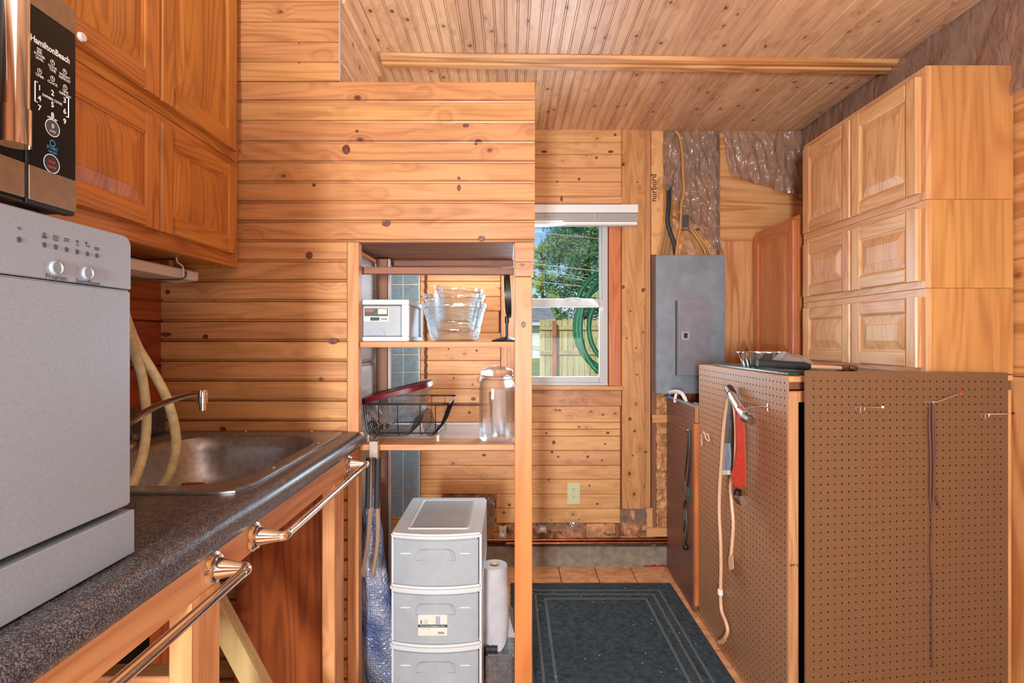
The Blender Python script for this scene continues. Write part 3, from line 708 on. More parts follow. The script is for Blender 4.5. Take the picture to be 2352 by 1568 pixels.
for x, y in ((-23.2, 64), (-23.2, 52), (-36, 72.3), (-27, 72.3), (-44.6, 70)):
    MB().sph((x, y, 40.4), .22, 10, (1, 1, .5)).build('rim_clip', M['chrome'], sk, smooth=True)
fa = thing('faucet', 'chrome kitchen faucet with a long arched spout over the sink', 'faucet', (-44.3, 58.4, 40.4))
MB().loft([ring_se((-44.3, 58.4), .95, 4.2, z, 3, 28) for z in (40.32, 40.9)]+[ring_se((-44.3, 58.4), .6, 3.8, 41.1, 3, 28)]).build('base', M['chrome'], fa, smooth=True)
MB().lathe([(.75, 41.0), (.7, 42.0), (.5, 42.4), (.01, 42.5)], (-44.3, 58.4, 0), 'z', 18).build('hub', M['chrome'], fa, smooth=True)
e = P(462, 903, 58.4)
MB().tube([(-44.2, 58.4, 42.0), (-43.5, 58.4, 42.7), (-41.6, 58.4, 43.9), (-39.5, 58.4, 45.3), (-36.8, 58.4, 46.4), (e.x-.9, 58.4, 46.95), (e.x+.1, 58.4, 47.05)], [.42, .3], 12, sub=5).build('spout', M['chrome'], fa, smooth=True)
MB().lathe([(.01, .55), (.46, .5), (.5, .1), (.5, -.35), (.56, -.4), (.56, -.95), (.36, -1.0), (.34, -1.75), (.01, -1.75)], (e.x+.15, 58.4, 46.9), 'z', 20).build('aerator', M['chrome'], fa, smooth=True)
for dy in (-3.2, 4.6):
    MB().lathe([(.3, 41.0), (.34, 41.5), (.75, 41.7), (.85, 42.3), (.7, 43.0), (.01, 43.1)], (-44.4, 58.4+dy, 0), 'z', 10).build('knob', M['acrylic'], fa)
# two lengths of hose hanging into the sink
def pp(pts): return [P(*p) for p in pts]
hs1 = MB().tube(pp([(262, 640, 47), (290, 735, 56), (318, 800, 61), (352, 855, 62), (383, 915, 62), (402, 985, 62), (403, 1040, 62), (388, 1090, 61.5), (366, 1128, 61), (355, 1140, 61)]), .52, 12, sub=6)
tag(hs1.build('drain_hose', M['hosec'], smooth=True), 'cream hose bowing out to the right over the sink, nearest the faucet tip', 'hose')
hs2 = MB().tube(pp([(255, 660, 46), (285, 745, 52), (306, 805, 58), (325, 860, 60), (335, 930, 60.5), (336, 985, 60), (328, 1045, 58.5), (314, 1090, 57), (297, 1128, 56), (290, 1145, 56)]), .5, 12, sub=6)
tag(hs2.build('drain_hose', M['hosec'], smooth=True), 'cream hose hanging steeply into the sink beside the dishwasher', 'hose')

# ---------------------------------------------------------------- frame below the worktop
uf = thing('counter_frame', 'raw timber frame carrying the dark worktop', 'frame', (-30, 40, 0))
plank(uf, -22.4, -20.9, -10, 72.9, 35.7, 38.18, wood('lumber', 'y'), .1, 'front_rail')
for ya, yb in ((34.8, 38.3), (63.2, 66.8)):
    plank(uf, -22.42, -20.92, ya, yb, 0, 35.68, wood('lumber', 'z'), .1, 'leg')
plank(uf, -36, -22.5, 35.2, 36.7, 29.0, 30.6, wood('lumber', 'x'), .08, 'cross_rail')
o = MB(); o.T = Matrix.Translation((-26.2, 50, 25.6)) @ Matrix.Rotation(math.radians(32), 4, 'Y')
o.box(-14, 14, -.7, .7, -1.1, 1.1) if False else None
d_ = MB(); d_.T = Matrix.Translation((-26.0, 50, 24.6)) @ Matrix.Rotation(math.radians(-28), 4, 'Y')
d_.box(-.95, .95, -.7, .7, -22, 9); d_.build('brace', wood('treated', 'z'), uf, bevel=.08)
plank(uf, XL+.1, -44, 34, 73, 36.4, 38.8, wood('redwood', 'y'), .1, 'wall_rail')
def loose(label, x0, x1, y, z1, lean, kind='redwood', th=.8, curve=0):
    b = MB(); n = 10
    for k in range(1):
        prof_ = [(x0+curve*math.sin(math.pi*i/n)*1.0, i/n*z1) for i in range(n+1)]+[(x1, z1), (x1, 0)]
        b.prism(prof_, lambda p, q, t: (p+lean*q, y+t, q), 0, th)
    return tag(b.build('loose_board', wood(kind, 'z'), bevel=.05), label, 'board')
loose('widest orange-red board standing upright under the worktop', -32.2, -24.9, 69.6, 35.3, 0, curve=-.5)
loose('narrow red board leaning beside the widest board under the worktop', -37.0, -33.2, 70.6, 35, .03)
loose('dark red board standing left behind the timber leg under the worktop', -37.4, -33.3, 55, 33, 0)
loose('rear red board at the back of the space under the worktop', -44.5, -38.4, 66, 35, 0)
XYZ(XL+.1, XL+.9, 0, 73, 0, 35).build('lining', M['shadevoid'], uf)  # near-black sheet stands in for the shade under the worktop
o = thing('towel_rail', 'tmp', 'towel rail', (-18.5, 55, 36.9))
def rail(o, ya, yb, z):
    for y, s_ in ((ya, 1), (yb, -1)):
        m = MB().lathe([(.01, 0), (1.15, 0), (1.2, .12), (1.0, .3), (.92, .34), (.92, .45), (.74, .52), (.66, .9), (.5, 1.6), (.4, 2.2)], (-20.88, y, z), 'x', 24)
        m.tube([(-18.8, y, z), (-18.5, y+.05*s_, z), (-18.35, y+.35*s_, z), (-18.35, y+.9*s_, z)], [.42, .36], 14, sub=4)
        m.build('mount', M['chrome'], o, smooth=True)
    MB().tube([(-18.35, ya+.6, z), (-18.35, yb-.6, z)], .34, 16).build('rod', M['chrome'], o, smooth=True)
rail(o, 43.2, 68.2, 36.95); o['label'] = 'far chrome towel rail on the timber rail below the sink'
o2 = thing('towel_rail', 'near chrome towel rail running out of the lower left of the picture', 'towel rail', (-18.5, 24, 36.9))
rail(o2, 12.2, 37.2, 36.95)

# ---------------------------------------------------------------- dishwasher, microwave
XD = -22.4
dw = thing('countertop_dishwasher', 'silver grey countertop dishwasher standing on the dark worktop', 'dishwasher', (-32, 21, ZC))
XYZ(-42, XD-.9, 9.8, 31.3, ZC+.3, 58.6).build('body', M['satin'], dw, bevel=.3, seg=2)
def rrect(y0, y1, z0, z1, r, n=6, corners=(1, 1, 1, 1)):
    out = []
    for (cy_, cz_, a0, on) in ((y0, z0, 180, corners[0]), (y1, z0, 270, corners[1]), (y1, z1, 0, corners[2]), (y0, z1, 90, corners[3])):
        if not on: out.append((cy_, cz_)); continue
        c0 = cy_+(r if cy_ == y0 else -r); c1 = cz_+(r if cz_ == z0 else -r)
        for k in range(n+1):
            a = math.radians(a0+90*k/n); out.append((c0+r*math.cos(a), c1+r*math.sin(a)))
    return out
dp = rrect(9.6, 31.4, 55.9, 59.0, .6, 6, (0, 0, 1, 1))
b = MB(); b.loft([[Vector((x, y, z)) for y, z in dp] for x in (XD-.95, XD)]); cpn = b.build('control_panel', M['satin'], dw, bevel=.06)
XYZ(XD-.9, XD-.02, 9.6, 31.4, 43.25, 55.84).build('door', M['satin'], dw, bevel=.1, seg=2)
XYZ(XD-1.1, XD+.1, 9.5, 31.55, ZC+.15, 42.9).build('plinth', M['satin'], dw, bevel=.05)
XYZ(XD-1.1, XD-.8, 9.7, 31.3, 42.8, 43.4).build('gap_shade', M['shadevoid'], dw)  # dark strip painted as the shade in the gap below the door
def dwp(px, py, off=0): # a point on the front plane of the appliances
    s_ = (1172-px)/(-XD); return (XD+off, 1220/s_, CZ-(py-778)/s_)
def disc(mb, c, r, h=.05, seg=14):
    mb.lathe([(.001, h), (r*.86, h), (r, h*.5), (r, 0)], c, 'x', seg)
b = MB()
for px, py in ((43, 550), (101, 562), (127, 567), (152, 573), (176.5, 578), (200, 583), (221.5, 587)): disc(b, dwp(px, py), .13, .03)
stuff(b.build('indicator_lamps', M['greyprint'], cpn))
for px, py in ((127, 615), (199, 627)):
    p = dwp(px, py); MB().lathe([(.001, .1), (.24, .1), (.3, .16), (.34, .14), (.36, 0)], p, 'x', 24).build('button', M['satin'], cpn, smooth=True)
ri, up_ = (0, 1, 0), (0, 0, 1)
TXD = dict(right=ri, up=up_)
def dtext(s_, px, py, size, mat, par, name='lettering', sx=1.0, bold=.01, align='CENTER'):
    p = dwp(px, py); text(s_, size, p, ri, up_, mat, par, name, align, bold, sx, .02)
dtext('Program', 129, 637, .36, M['greyprint'], cpn); dtext('Start/Reset', 202, 648.5, .36, M['greyprint'], cpn)
b = MB()
def qd(px0, py0, px1, py1, mb=b):
    a = dwp(px0, py0); c = dwp(px1, py0); e_ = dwp(px1, py1); f_ = dwp(px0, py1)
    z_hi, z_lo = a[2], f_[2]; mb.box(XD, XD+.02, a[1], c[1], z_lo, z_hi)
for px, py, k in ((101, 541, 0), (127, 547, 1), (152, 551, 2), (176.5, 558, 3), (200, 562, 4), (221.5, 570, 5)):
    y, z = dwp(px, py)[1:]
    if k == 0: b.box(XD, XD+.02, y-.13, y+.13, z-.13, z+.02).box(XD, XD+.02, y-.08, y+.08, z+.06, z+.14)
    elif k == 1: b.box(XD, XD+.02, y-.16, y+.16, z-.12, z-.07).box(XD, XD+.02, y-.16, y+.16, z-.02, z+.03).box(XD, XD+.02, y-.16, y+.16, z+.08, z+.13)
    elif k == 2: b.box(XD, XD+.02, y-.16, y+.16, z-.07, z-.02).box(XD, XD+.02, y-.16, y+.16, z+.03, z+.08)
    elif k == 3: b.box(XD, XD+.02, y-.02, y+.02, z-.12, z+.05).box(XD, XD+.02, y-.08, y+.08, z+.05, z+.14).box(XD, XD+.02, y-.07, y+.07, z-.15, z-.12)
    elif k == 4: b.box(XD, XD+.02, y-.1, y-.06, z-.12, z+.05).box(XD, XD+.02, y-.16, y, z+.05, z+.14).box(XD, XD+.02, y+.02, y+.16, z-.1, z-.04)
    else: b.box(XD, XD+.02, y-.16, y+.16, z-.1, z-.03).box(XD, XD+.02, y-.16, y+.16, z, z+.05)
yy, z_ = dwp(43, 524)[1:]
b.box(XD, XD+.02, yy-.1, yy+.1, z_-.012, z_+.012).box(XD, XD+.02, yy-.012, yy+.012, z_-.1, z_+.1)
stuff(b.build('programme_symbols', M['greyprint'], cpn))

mw = thing('microwave_oven', 'black and stainless microwave oven standing on the dishwasher', 'microwave', (-32, 19, 59.05))
XYZ(-37, XD-.6, 8, 27.3, 59.35, 69.8).build('body', M['black'], mw, bevel=.15)
yA = dwp(57, 400)[1]
XYZ(XD-.55, XD, yA+.06, 27.35, 59.3, 69.9).build('control_panel', M['black'], mw, bevel=.05)
cp_ = XYZ(XD, XD+.05, yA+.15, 27.3, dwp(175, 442)[2]+.25, 68.55).build('glass_face', M['blackglass'], mw)
XYZ(XD-.3, XD+.09, yA+.12, 27.33, 59.5, 61.1).build('lower_trim', M['brushed'], mw, bevel=.03)
XYZ(XD-.3, XD+.09, yA-.2, 27.33, 68.6, 69.85).build('upper_trim', M['brushed'], mw, bevel=.03)
dr_ = XYZ(XD-.55, XD, 8, yA-.02, 59.3, 69.9).build('door', M['blackglass'], mw, bevel=.05)
XYZ(XD-.3, XD+.09, 8, yA-.08, 59.5, 61.1).build('door_trim', M['brushed'], mw, bevel=.03)
XYZ(XD-.3, XD+.09, 8, yA-.3, 68.6, 69.85).build('door_trim', M['brushed'], mw, bevel=.03)
yh = 1220/((1172-32)/21.0)
hd = MB().tube([(-21.0, yh, 62.6), (-21.0, yh, 69.6)], .52, 24).build('handle', M['chrome'], dr_, smooth=True)
MB().tube([(-21.0, yh, 61.2), (-21.0, yh, 62.75)], .58, 24).tube([(-21.0, yh, 61.9), (XD, yh, 61.9)], .5, 16).build('handle', M['chrome'], dr_, smooth=True)
for x_, y_ in ((-24, 26.5), (-35, 26.5), (-24, 9), (-35, 9)):
    MB().lathe([(.5, 59.06), (.5, 59.4)], (x_, y_, 0), 'z', 12, (True, True)).build('foot', M['rubber'], mw)
def mtext(s_, px, py, size, mat=None, sx=1.0, bold=.02, rot=0, align='CENTER'):
    p = dwp(px, py); text(s_, size, (XD+.05, p[1], p[2]), ri, up_, mat or M['white'], cp_, 'lettering', align, bold, sx, .01)
mtext('HamiltonBeach', 114, 114, .42, bold=.03, sx=.86)
for px, py, a_, c_ in ((88, 118, 'POWER', 'LEVEL'), (118, 145, 'COOK', 'TIME'), (146, 166, 'WEIGHT', 'DEFROST'), (88, 165, 'TIMER', ''), (118, 182, 'CLOCK', ''), (147, 202, 'TIME', 'DEFROST')):
    y, z = dwp(px, py)[1:]
    text(a_, .17, (XD+.05, y, z-.2), ri, up_, M['white'], cp_, 'lettering', 'CENTER', .02)
    if c_: text(c_, .17, (XD+.05, y, z-.36), ri, up_, M['white'], cp_, 'lettering', 'CENTER', .02)
    b = MB()
    if a_ == 'POWER':
        for k in (-.07, .02, .11): b.box(XD+.05, XD+.065, y-.12, y+.12, z+k-.018, z+k+.018)
    else:
        for k in range(14):
            a0, a1 = 2*math.pi*k/14, 2*math.pi*(k+1)/14
            b.add([(XD+.06, y+r*math.cos(a), z+.03+r*math.sin(a)) for r, a in ((.13, a0), (.13, a1), (.1, a1), (.1, a0))], [(0, 1, 2, 3)])
        b.box(XD+.05, XD+.062, y-.012, y+.012, z+.03, z+.1).box(XD+.05, XD+.062, y, y+.07, z+.02, z+.04)
    b.build('button_symbol', M['white'], cp_)
for s_, px, py in (('1', 88, 202), ('2', 118, 214), ('3', 146, 231), ('4', 88, 226), ('5', 118, 241), ('6', 146, 256), ('7', 88, 248), ('8', 118, 265), ('9', 146, 279)):
    mtext(s_, px, py, .36, bold=.03)
mtext('EXPRESS COOK', 118, 229, .16, bold=.03); mtext('MEMORY', 118, 273, .14, bold=.03)
b = MB()
for px, sgn in ((78, 1), (155, -1)):
    ya_, z1_ = dwp(px, 186 if sgn > 0 else 226)[1:]; z0_ = dwp(px, 232 if sgn > 0 else 270)[2]
    b.box(XD+.05, XD+.065, ya_-.02, ya_+.02, z0_, z1_); 
    for zq in (z0_, z1_): b.box(XD+.05, XD+.065, min(ya_, ya_+sgn*.14), max(ya_, ya_+sgn*.14), zq-.02, zq+.02)
b.build('bracket_print', M['white'], cp_)
for px, py, mt, r, s1, s2 in ((118, 294, 'greyprint', .42, '0', 'LOCK'), (116, 376, 'greyprint', .46, 'STOP', 'CANCEL')):
    y, z = dwp(px, py)[1:]; b = MB(); disc(b, (XD+.05, y, z), r, .008, 24); b.build('round_button', M['greyprint'] if s1 == '0' else M['rubber'], cp_)
    b = MB()
    for k in range(28):
        a0, a1 = 2*math.pi*k/28, 2*math.pi*(k+1)/28
        b.add([(XD+.062, y+q*math.cos(a), z+q*math.sin(a)) for q, a in ((r, a0), (r, a1), (r-.04, a1), (r-.04, a0))], [(0, 1, 2, 3)])
    b.build('button_ring', M['white'], cp_)
    text(s1, .3 if s1 == '0' else .16, (XD+.062, y, z+.08), ri, up_, M['white'] if s1 == '0' else M['redp'], cp_, 'lettering', 'CENTER', .02)
    text(s2, .13, (XD+.062, y, z-.17), ri, up_, M['white'] if s1 == '0' else M['redp'], cp_, 'lettering', 'CENTER', .02)
mtext('START', 118, 341, .22, M['bluep'], bold=.02); mtext('+30 SEC', 118, 350, .15, M['bluep'], bold=.02)
b = MB(); y, z = dwp(118, 329)[1:]
for k in range(16):
    a0, a1 = 2*math.pi*k/16, 2*math.pi*(k+1)/16
    b.add([(XD+.06, y+r*math.cos(a), z+r*math.sin(a)) for r, a in ((.16, a0), (.16, a1), (.12, a1), (.12, a0))], [(0, 1, 2, 3)])
b.build('button_symbol', M['bluep'], cp_)

# ---------------------------------------------------------------- strip light under the cabinet
sl = thing('strip_light', 'long white strip light hanging below the low oak cabinet', 'light', (-42.6, 50, 60.5))
MB().prism([(-44.0, 60.3), (-41.3, 60.6), (-41.1, 60.9), (-41.1, 61.7), (-41.4, 61.9), (-44.0, 61.9)], lambda p, q, t: (p, t, q), 28, 70).build('housing', M['lamp'], sl, bevel=.04)
for y in (36, 66): MB().box(-43.4, -42.4, y, y+.8, 61.85, 62.78).build('clip', M['zinc'], sl)
MB().tube(pp([(405, 590, 66), (408, 602, 66), (420, 612, 66), (421, 628, 66), (424, 640, 66)]), .1, 6, sub=3).build('wire', M['white'], sl, smooth=True)
MB().tube(pp([(300, 638, 60), (345, 641, 62), (395, 642, 65), (424, 638, 66), (427, 622, 66)]), .12, 6, sub=3).build('wire', M['greenwire'], sl, smooth=True)
MB().tube(pp([(300, 588, 61), (340, 596, 63), (405, 594, 66.5)]), .1, 6, sub=3).build('wire', M['black'], sl, smooth=True)
# ---------------------------------------------------------------- things on the shelves
zU, zL = 52.6, 38.3
sb = thing('storage_drawer_box', 'white plastic drawer box with a see-through front on the upper shelf', 'box', (-18.2, 83, zU))
x0, x1, ya, yb, z0, z1 = -21.6, -14.4, 75.6, 87.3, zU+.02, zU+6.0
b = MB().box(x0, x1, ya, yb, z1-.75, z1).box(x0, x1, ya, yb, z0, z0+.7).box(x1-1.1, x1, ya, ya+1.0, z0+.7, z1-.75).box(x0, x0+.5, ya, ya+1, z0+.7, z1-.75)
b.box(x1-.9, x1, yb-1.3, yb, z0+.7, z1-.75).box(x0, x0+.5, yb-1, yb, z0+.7, z1-.75).box(x0, x0+.3, ya+1, yb-1, z0+.7, z1-.75)
b.build('frame', M['plasticw'], sb, bevel=.1)
dw2 = XYZ(x0+.55, x1-1.15, ya+.1, yb-1.0, z0+.75, z1-.85).build('drawer', M['frost'], sb, bevel=.12)
XYZ(x1-1.0, x1-.35, ya+2.2, yb-1.5, z0+.7, z1-.8).build('side_panel', M['frost2'], sb)
xa, xb, za, zb = (836-1172)/16.12, (893-1172)/16.12, CZ-(738-778)/16.12, CZ-(706-778)/16.12
lb = XYZ(xa, xb, ya+.05, ya+.1, za, zb).build('paper_label', M['labelc'], dw2)
XYZ(xa+.08, xb-.1, ya+.03, ya+.05, za+.75, zb-.1).build('printed_band', M['greyprint'], lb)
XYZ(xa+.2, xa+1.4, ya+.02, ya+.03, zb-.6, zb-.25).build('logo', M['redp'], lb)
XYZ(xa+.9, xa+2.2, ya+.03, ya+.05, za+.12, za+.6).build('printed_band', M['navy'], lb)
XYZ(xa+2.0, xb-.25, ya+.02, ya+.03, za+1.05, zb-.2).build('picture', M['labelc'], lb)
b = MB()
for k in range(9): b.box(xa+2.45+k*.1, xa+2.45+k*.1+.05, ya+.03, ya+.05, za+.2, za+.5)
b.build('barcode', M['blackprint'], lb)
b = MB().loft([[Vector((-18.9+1.05*math.cos(t)*(1+.15*(math.sin(t) < 0)), ya+h, z0+1.0+max(.95*math.sin(t), -.1))) for t in [2*math.pi*i/24 for i in range(24)]] for h in (-.12, .08)])
b.build('finger_pull', M['frost2'], dw2, smooth=True)

def bowl(label, c, a, bb, h, p, zb_, tilt=0, mat='glassr', th=.22, group=None, name='glass_bowl', rings_=None, flare=.72, ty='Y'):
    m = MB(); m.T = Matrix.Translation((c[0], c[1], zb_)) @ Matrix.Rotation(math.radians(tilt), 4, ty)
    prof_ = [(flare*.8, 0), (flare, .05), (flare+.1*(1-flare), .1), (flare+(1-flare)*.45, .5), (.96, .88), (1.0, .9), (1.0, 1.0)]
    R_ = [ring_se((0, 0), a*k, bb*k, h*q, p, 44) for k, q in prof_]
    R2 = [ring_se((0, 0), a*k-th, bb*k-th, h*q if i > 1 else th*1.6, p, 44) for i, (k, q) in enumerate(prof_)][::-1]
    m.loft(R_+R2[:-1], (True, True))
    return tag(m.build(name, M[mat], smooth=50), label, 'bowl', group)
bowl('outer of the three nested rippled glass bowls on the upper shelf', (-8.6, 83), 4.95, 4.6, 5.7, 4, zU+.03)
bowl('middle rippled glass bowl, its rim just above the outer bowl', (-8.6, 83), 4.75, 4.3, 5.7, 4, zU+1.45, flare=.7)
bowl('small tilted glass bowl sitting on top in the nest of bowls', (-8.3, 83), 3.75, 3.5, 5.3, 4, zU+2.95, tilt=4, flare=.72)
mr = thing('vanity_mirror', 'black round mirror on a stand, seen edge on at the shelf end', 'mirror', (-.5, 78.8, zU))
MB().lathe([(.01, zU+.75), (.5, zU+.7), (1.5, zU+.45), (2.2, zU+.2), (2.3, zU), (.01, zU)], (-.55, 78.8, 0), 'z', 30).build('base', M['black'], mr, smooth=True)
MB().tube([(-.5, 78.8, zU+.6), (-.5, 78.8, zU+3.6)], .2, 12).tube([(-.5, 78.8, zU+2.7), (-.5, 78.8, zU+3.7)], .32, 12).build('pole', M['black'], mr, smooth=True)
m = MB(); m.T = Matrix.Translation((-.4, 78.8, zU+7.0)) @ Matrix.Rotation(math.radians(3), 4, 'Z') @ Matrix.Rotation(math.radians(-3), 4, 'Y')
m.lathe([(3.05, -.32), (3.5, -.32), (3.5, .32), (3.05, .32), (3.05, -.32)], (0, 0, 0), 'x', 40); m.build('ring', M['black'], mr, smooth=True)
m2 = MB(); m2.T = m.T; m2.lathe([(.01, -.1), (3.06, -.1), (3.06, .1), (.01, .1)], (0, 0, 0), 'x', 40); m2.build('mirror_glass', M['chrome'], mr)
# dish rack
rk = thing('dish_rack', 'dark wire dish rack on the lower shelf', 'dish rack', (-15, 84, zL))
def rr(z, xa, xb, ya, yb, r=1.0):
    return [Vector(((xa+xb)/2+(0), 0, z))] and [Vector((x, y, z)) for x, y in rrect(xa, xb, ya, yb, r, 4)]
MB().tube(rr(43.7, -21.6, -8.8, 75.8, 87.3), .15, 8, closed=True).build('top_rim', M['wire'], rk, smooth=True)
MB().tube(rr(39.4, -20.6, -10.6, 76.7, 86.6), .09, 6, closed=True).build('lower_ring', M['wire'], rk, smooth=True)
wm = MB()
for k in range(10):
    y = 76.9+k*1.05
    wm.tube([Vector(p) for p in ((-21.25, y, 43.7), (-20.9, y, 40.2), (-20.3, y, 39.15), (-18.4, y, 38.95), (-15.2, y, 39.0), (-14.4, y, 39.6), (-13.9, y, 41.4), (-13.2, y, 41.7), (-12.7, y, 41.0), (-12.3, y, 39.5), (-11.8, y, 39.0), (-11.0, y, 39.2), (-10.2, y, 40.2), (-8.95, y, 43.6))], .06, 5, sub=2)
for x in (-18.8, -16.1, -12.9, -10.7):
    wm.tube([(x, 75.8, 43.7), (x, 75.9, 41), (x, 76.2, 39.6), (x, 77.2, 39.0), (x, 85.8, 39.0), (x, 86.8, 39.6), (x, 87.3, 43.7)], .07, 5)
wm.build('wires', M['wire'], rk, smooth=True)['kind'] = 'stuff'
for x, y in ((-10.4, 76.3), (-20.5, 76.4), (-20.5, 86.5), (-10.4, 86.5)):
    MB().lathe([(.01, zL), (.2, zL), (.24, zL+.9), (.01, zL+.95)], (x, y, 0), 'z', 10).build('foot', M['ivory'], rk, smooth=True)
# glass dish with a red lid, tilted in the rack
gd = thing('lidded_glass_dish', 'rounded glass dish with a dark red lid, tilted in the dish rack', 'dish', (-17.0, 83, 40.4))
T = Matrix.Translation((-16.3, 81.6, 40.8)) @ Matrix.Rotation(math.radians(-13.5), 4, 'Y')
m = MB(); m.T = T; prof_ = [(.55, 0), (.62, .03), (.78, .2), (.92, .6), (.97, 1.0)]
m.loft([ring_se((0, 0), 5.1*k, 5.1*k, 4.4*q, 3, 44) for k, q in prof_]+[ring_se((0, 0), 5.1*k-.2, 5.1*k-.2, max(4.4*q, .3), 3, 44) for k, q in prof_[::-1]]); m.build('dish', M['glass'], gd, smooth=50)
m = MB(); m.T = T; m.loft([ring_se((0, 0), a, a, z, 3, 44) for a, z in ((5.1, 3.9), (5.4, 3.95), (5.45, 4.6), (5.2, 4.75), (4.6, 4.7), (4.4, 4.55))]); m.build('lid', M['redlid'], gd, smooth=50)
# clamp lid jar
jr = thing('glass_jar', 'tall clear glass jar with a clamp lid on the lower shelf by the post', 'jar', (-1.9, 78.2, zL))
def sq(a, z, p=4): return ring_se((-1.95, 78.2), a, a, z, p, 36)
m = MB(); H = [(2.2, 0.02), (2.55, .4), (2.6, 1.2), (2.6, 7.4), (2.5, 8.2), (2.15, 8.8), (2.05, 9.3)]
m.loft([sq(a, zL+z) for a, z in H]+[sq(a-.14, zL+max(z, .35)) for a, z in H[::-1]]); m.build('jar_body', M['glass'], jr, smooth=50)
MB().lathe([(.01, zL+10.7), (1.2, zL+10.65), (1.7, zL+10.35), (2.25, zL+10.2), (2.3, zL+9.8), (2.1, zL+9.4), (.01, zL+9.4)], (-1.95, 78.2, 0), 'z', 30).build('jar_lid', M['glass'], jr, smooth=True)
m = MB(); ck = [(-1.95+2.36*math.cos(2*math.pi*k/28), 78.2+2.36*math.sin(2*math.pi*k/28), zL+9.35) for k in range(28)]
m.tube(ck, .07, 6, closed=True); m.tube([(p[0], p[1], p[2]-.5) for p in ck], .06, 6, closed=True)
m.tube([(-4.3, 78.2, zL+9.3), (-4.75, 78, zL+9.0), (-4.8, 77.9, zL+8.5), (-4.4, 77.8, zL+8.3), (-4.25, 78, zL+9.9), (-3.9, 78.1, zL+10.3), (-2, 78.2, zL+10.75)], .06, 6, sub=3); m.build('wire_bail', M['zinc'], jr, smooth=True)
m = MB(); H = [(.9, .6), (1.05, .8), (1.35, 3.5), (1.5, 6.8)]
m.loft([ring_se((-1.7, 78.2), a, a, zL+z, 2, 30) for a, z in H]+[ring_se((-1.7, 78.2), a-.1, a-.1, zL+z+.1, 2, 30) for a, z in H[::-1]])
tag(m.build('drinking_glass', M['glass'], smooth=50), 'drinking glass standing inside the clear clamp lid jar', 'glass')
# tongs hanging in front of the shelf edge
tg = thing('kitchen_tongs', 'long steel tongs with dark grips hanging in front of the shelf edge', 'tongs', (-18.6, 72.9, 40))
Yt = 72.6
def q(px, py, dy=0): return P(px, py, Yt+dy)
MB().tube([q(850, 985), q(846, 975), q(852, 968), q(864, 968), q(870, 977), q(867, 990), q(862, 1003)], .13, 8, sub=4).tube([q(848, 998), q(857, 1008), q(868, 998), q(858, 988)], .1, 6, closed=True).build('hanging_loop', M['wire'], tg, smooth=True)
XYZ(q(849, 0).x, q(869, 0).x, Yt-.35, Yt+.35, q(0, 1050).z, q(0, 1012).z).build('hinge_bracket', M['zinc'], tg, bevel=.06)
for k, (pts, gx) in enumerate((([(853, 1045), (851, 1150), (846, 1240), (838, 1290), (836, 1322)], 848), ([(867, 1045), (868, 1150), (868, 1240), (862, 1290), (856, 1325)], 868))):
    w_ = [.42, .42, .4, .55, .5]
    rg_ = []
    pts3 = smooth_path([Vector(q(*p_)) for p_ in pts], 5)
    for i, p_ in enumerate(pts3):
        ww_ = .26+.08*math.sin(math.pi*i/len(pts3)); rg_.append([p_+Vector((-ww_, -.12, 0)), p_+Vector((-ww_*.5, -.3, 0)), p_+Vector((ww_*.5, -.3, 0)), p_+Vector((ww_, -.12, 0)), p_+Vector((ww_*.5, -.2, 0)), p_+Vector((-ww_*.5, -.2, 0))])
    arm = MB().loft(rg_).build('arm', M['zinc'], tg, smooth=40)
    MB().tube([q(gx, 1052), q(gx-1, 1100), q(gx-2, 1166)], .44, 10).build('grip', M['rubber'], arm, smooth=True)
    fm = MB(); e_ = pts3[-1]
    for j in range(4):
        xx = -.36+.24*j; fm.tube([e_+Vector((xx*.7, 0, 1.6)), e_+Vector((xx, -.15, .6)), e_+Vector((xx*1.15, 0, -.25))], [.1, .05], 6)
    fm.build('fork_tines', M['zinc'], arm, smooth=True)
# bubble wrap
bw_ = MB(); RG = []
for i in range(41):
    v = i/40; py = 1128+v*640; z = CZ-(py-778)/15.9
    xr = (862+10*v*4 if v < .25 else 872+30*min(1, (v-.25)/.25)) ; xl = 818 if v < .55 else 818+(v-.55)*75
    a, bb_ = (xl-1172)/15.9, (xr-1172)/15.9; cxx = (a+bb_)/2; hw = (bb_-a)/2*(.25+.75*min(1, v*6+.1)); dz = 1.1+.5*math.sin(v*7)
    RG.append([Vector((cxx+hw*math.cos(t)*(1+.1*noise.noise(Vector((math.cos(t)*1.3, z*.3, 4)))), 79.3+dz*math.sin(t)*(1+.45*noise.noise(Vector((math.cos(t)*2.2, z*.35, 9)))), z+.6*noise.noise(Vector((t, v*9, 2))))) for t in [2*math.pi*k/48 for k in range(48)]])
for r_ in RG:
    for p_ in r_: p_.z = max(p_.z, .1)
bw_.loft(RG); tag(bw_.build('bubble_wrap', M['bubble'], smooth=180), 'long blue roll of bubble wrap standing left of the white drawer tower', 'packing')

